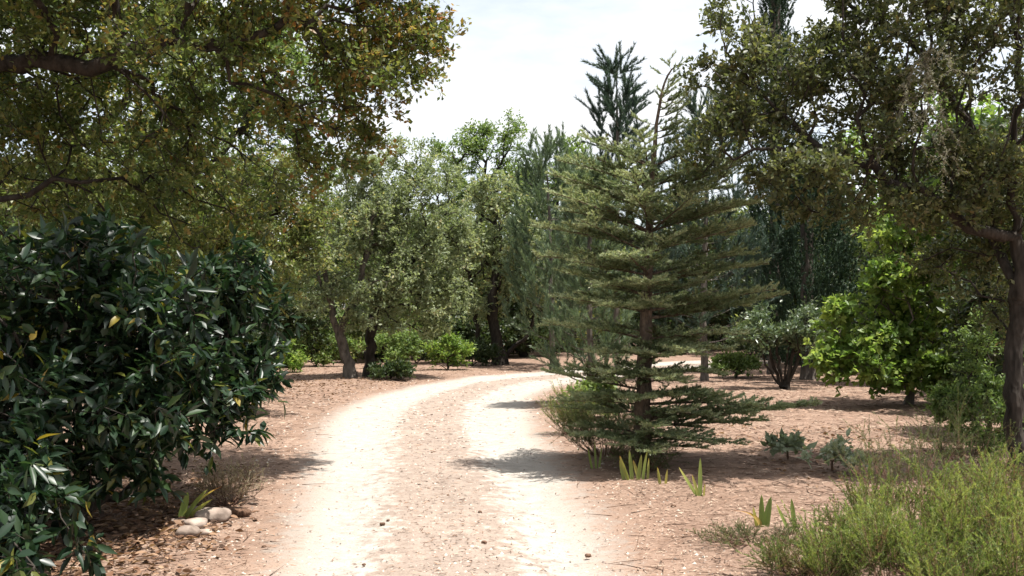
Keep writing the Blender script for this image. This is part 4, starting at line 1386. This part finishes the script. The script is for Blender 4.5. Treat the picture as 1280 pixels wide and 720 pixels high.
# loose gravel on the track
n = 42000
yy = 4.6 * (30 / 4.6) ** rng.random(n)
xx = (rng.random(n) * 1.24 - 0.62) * yy
zz, lat, hw = base_h(xx, yy)
ok = (np.abs(lat) < hw + .5 + rng.normal(0, .2, n)) & (rng.random(n) < 0.25 + 0.75 * np.exp(-(np.abs(lat) / .5) ** 2) + .4 * sstep(-.4, .1, np.abs(lat) - hw))
xx, yy, zz, lat = xx[ok], yy[ok], zz[ok], lat[ok]
n = len(xx)
sz = rng.uniform(.0035, .010, n) * rng.choice([1, 1, 1, 1.8], n) * np.clip(yy / 9, 1, 1.8)
octa = np.array([(1, 0, 0), (0, 1, 0), (-1, 0, 0), (0, -1, 0), (0, 0, .8)], float)
V = (np.stack([xx, yy, zz + .002 - 0.030 * np.exp(-((np.abs(lat) - 0.78) / 0.25) ** 2)], 1)[:, None] + octa[None] * sz[:, None, None] * rng.uniform(.6, 1.3, (n, 5, 1)))
F = (np.array([(0, 1, 4), (1, 2, 4), (2, 3, 4), (3, 0, 4)])[None] + (np.arange(n) * 5)[:, None, None]).reshape(-1, 3)
M_GRAVEL = simple_mat('loose_gravel', [(0, (0.13, 0.10, 0.085)), (0.35, (0.26, 0.20, 0.16)), (1, (0.46, 0.41, 0.35))], attr='tint')
o = obj('gravel', mesh('gravel', V.reshape(-1, 3), F, M_GRAVEL, {'tint': np.repeat(rng.random(n), 5)}), kind='stuff')
tag(o, 'loose pale gravel scattered over the worn track', 'gravel')
# dead broad leaves under the shrub and oaks
n = 5200
q1 = np.stack([rng.normal(-2.9, .9, n), rng.normal(7.4, 1.3, n)], 1)
q2 = np.stack([rng.normal(-4.2, 2.0, n), rng.normal(22.5, 2.5, n)], 1)
q = np.concatenate([q1, q2[:1800], np.stack([rng.uniform(2.6, 6, 900), rng.uniform(7, 14, 900)], 1)])
zz, lat, hw = base_h(q[:, 0], q[:, 1])
ok = (np.abs(lat) > hw + .1) & (rng.random(len(q)) < sstep(0.1, .9, np.abs(lat) - hw))
q, zz = q[ok], zz[ok]
n = len(q)
b = np.stack([q[:, 0], q[:, 1], zz + rng.uniform(.006, .03, n)], 1)
a = rng.uniform(0, 6.283, n)
V, F, T = place_leaves(b, nrm(np.stack([np.cos(a), np.sin(a), rng.normal(0, .25, n)], 1)), nrm(UP + rng.normal(0, .35, (n, 3))), rng.uniform(.04, .10, n), rng.uniform(.02, .04, n), rng.random(n), 'oval')
o = obj('dead_leaf_litter', mesh('dead_leaf_litter', V, F, M_DEADLEAF, {'tint': T}), kind='stuff')
tag(o, 'brown dead leaves gathered under the glossy shrub and oaks', 'litter')

# ------------------------------------------------------------------ the wood that closes the view
protos = []
for i, (mt, lab) in enumerate([(M_OAK_OLIVE, 'olive-green oak in the wood that closes the view'), (M_DARK, 'dark evergreen in the wood that closes the view'),
                               (M_FRESH, 'fresh-green tree in the wood that closes the view')]):
    r_ = np.random.default_rng(400 + i)
    lob = [(r_.normal(0, 1.1), r_.normal(0, 1.1), r_.uniform(2.6, 5.4), r_.uniform(1.1, 1.7), r_.uniform(1.1, 1.7), r_.uniform(.9, 1.4)) for k in range(8)]
    lob += [(r_.normal(0, 1.2), r_.normal(0, 1.2), r_.uniform(1.2, 2.2), 1.3, 1.3, .8) for k in range(3)]
    z0 = np.zeros(3)
    protos.append(broadleaf('woodland_tree', lab, 'tree', z0, [[z0, z0 + (0.1, 0, 1.5), z0 + (0, .2, 3), z0 + (.1, .1, 4.6)]], lob, 620, .17, 410 + i, mt, M_BARK_DARK, 4, 8, .4, .15, .075,
                            group='trees in the wood that closes the view', r0=.01, step=.5, jit=.1, twigs=False))
rng = np.random.default_rng(500)
spots = []
for (px, D, k, sc) in [(-40, 22, 1, .9), (60, 27, 0, 1.0), (150, 24, 2, .85), (240, 31, 1, 1.0), (330, 36, 0, 1.0), (400, 40, 1, 1.0), (470, 38, 0, 1.05), (540, 42, 1, 1.0), (590, 50, 2, 1.1),
                       (650, 45, 0, .95), (710, 52, 1, 1.0), (770, 48, 0, .9), (830, 55, 2, 1.0), (880, 46, 1, 1.0), (940, 52, 0, 1.1), (1000, 47, 1, 1.1), (1070, 42, 2, 1.0), (1130, 36, 1, 1.1),
                       (1200, 30, 0, 1.1), (1270, 27, 1, 1.0), (1340, 24, 0, 1.0), (200, 40, 1, 1.1), (100, 38, 0, 1.2), (0, 34, 1, 1.1), (500, 58, 1, 1.1), (680, 62, 1, 1.2), (960, 64, 1, 1.3),
                       (1110, 55, 1, 1.3), (300, 52, 1, 1.2), (420, 56, 0, 1.2), (790, 66, 1, 1.2), (570, 66, 1, 1.2), (360, 30, 1, .62), (20, 17, 2, .75), (1330, 16, 1, .9), (480, 34, 2, .72), (600, 38, 0, .75), (655, 37, 1, .7), (725, 43, 0, .8), (850, 43, 1, .95), (905, 44, 0, 1.0), (1000, 31, 1, .8), (1045, 34, 0, .95), (955, 39, 1, 1.0), (800, 46, 1, .9), (745, 58, 1, 1.0)]:
    spots.append((px, D, k, sc))
used = set()
for (px, D, k, sc) in spots:
    loc = G(px, D)
    where = [w_ for lim, w_ in ((300, 'bronze-leaved oak'), (580, 'paired grey oaks'), (720, 'forked oak'), (900, 'tall spire pine'), (1060, 'cypresses'), (9999, 'lime-green trees')) if px < lim][0]
    lab = ('olive-green oak', 'dark evergreen', 'fresh-green tree')[k] + (' deep' if D > 44 else '') + ' in the closing wood, behind the ' + where
    s = sc * rng.uniform(.92, 1.08)
    if k not in used:
        used.add(k)
        o = protos[k]
        o['label'] = lab
        o.location = [float(v) for v in loc]
        o.rotation_euler = (0, 0, rng.uniform(0, 6.28))
        o.scale = (s, s, s)
    else:
        copy_tree(protos[k], loc, rng.uniform(0, 6.28), (s * rng.uniform(.9, 1.1), s * rng.uniform(.9, 1.1), s), lab)
print('tris', sum(len(m.loops) - 2 * len(m.polygons) for m in bpy.data.meshes), 'objects', len(bpy.data.objects))
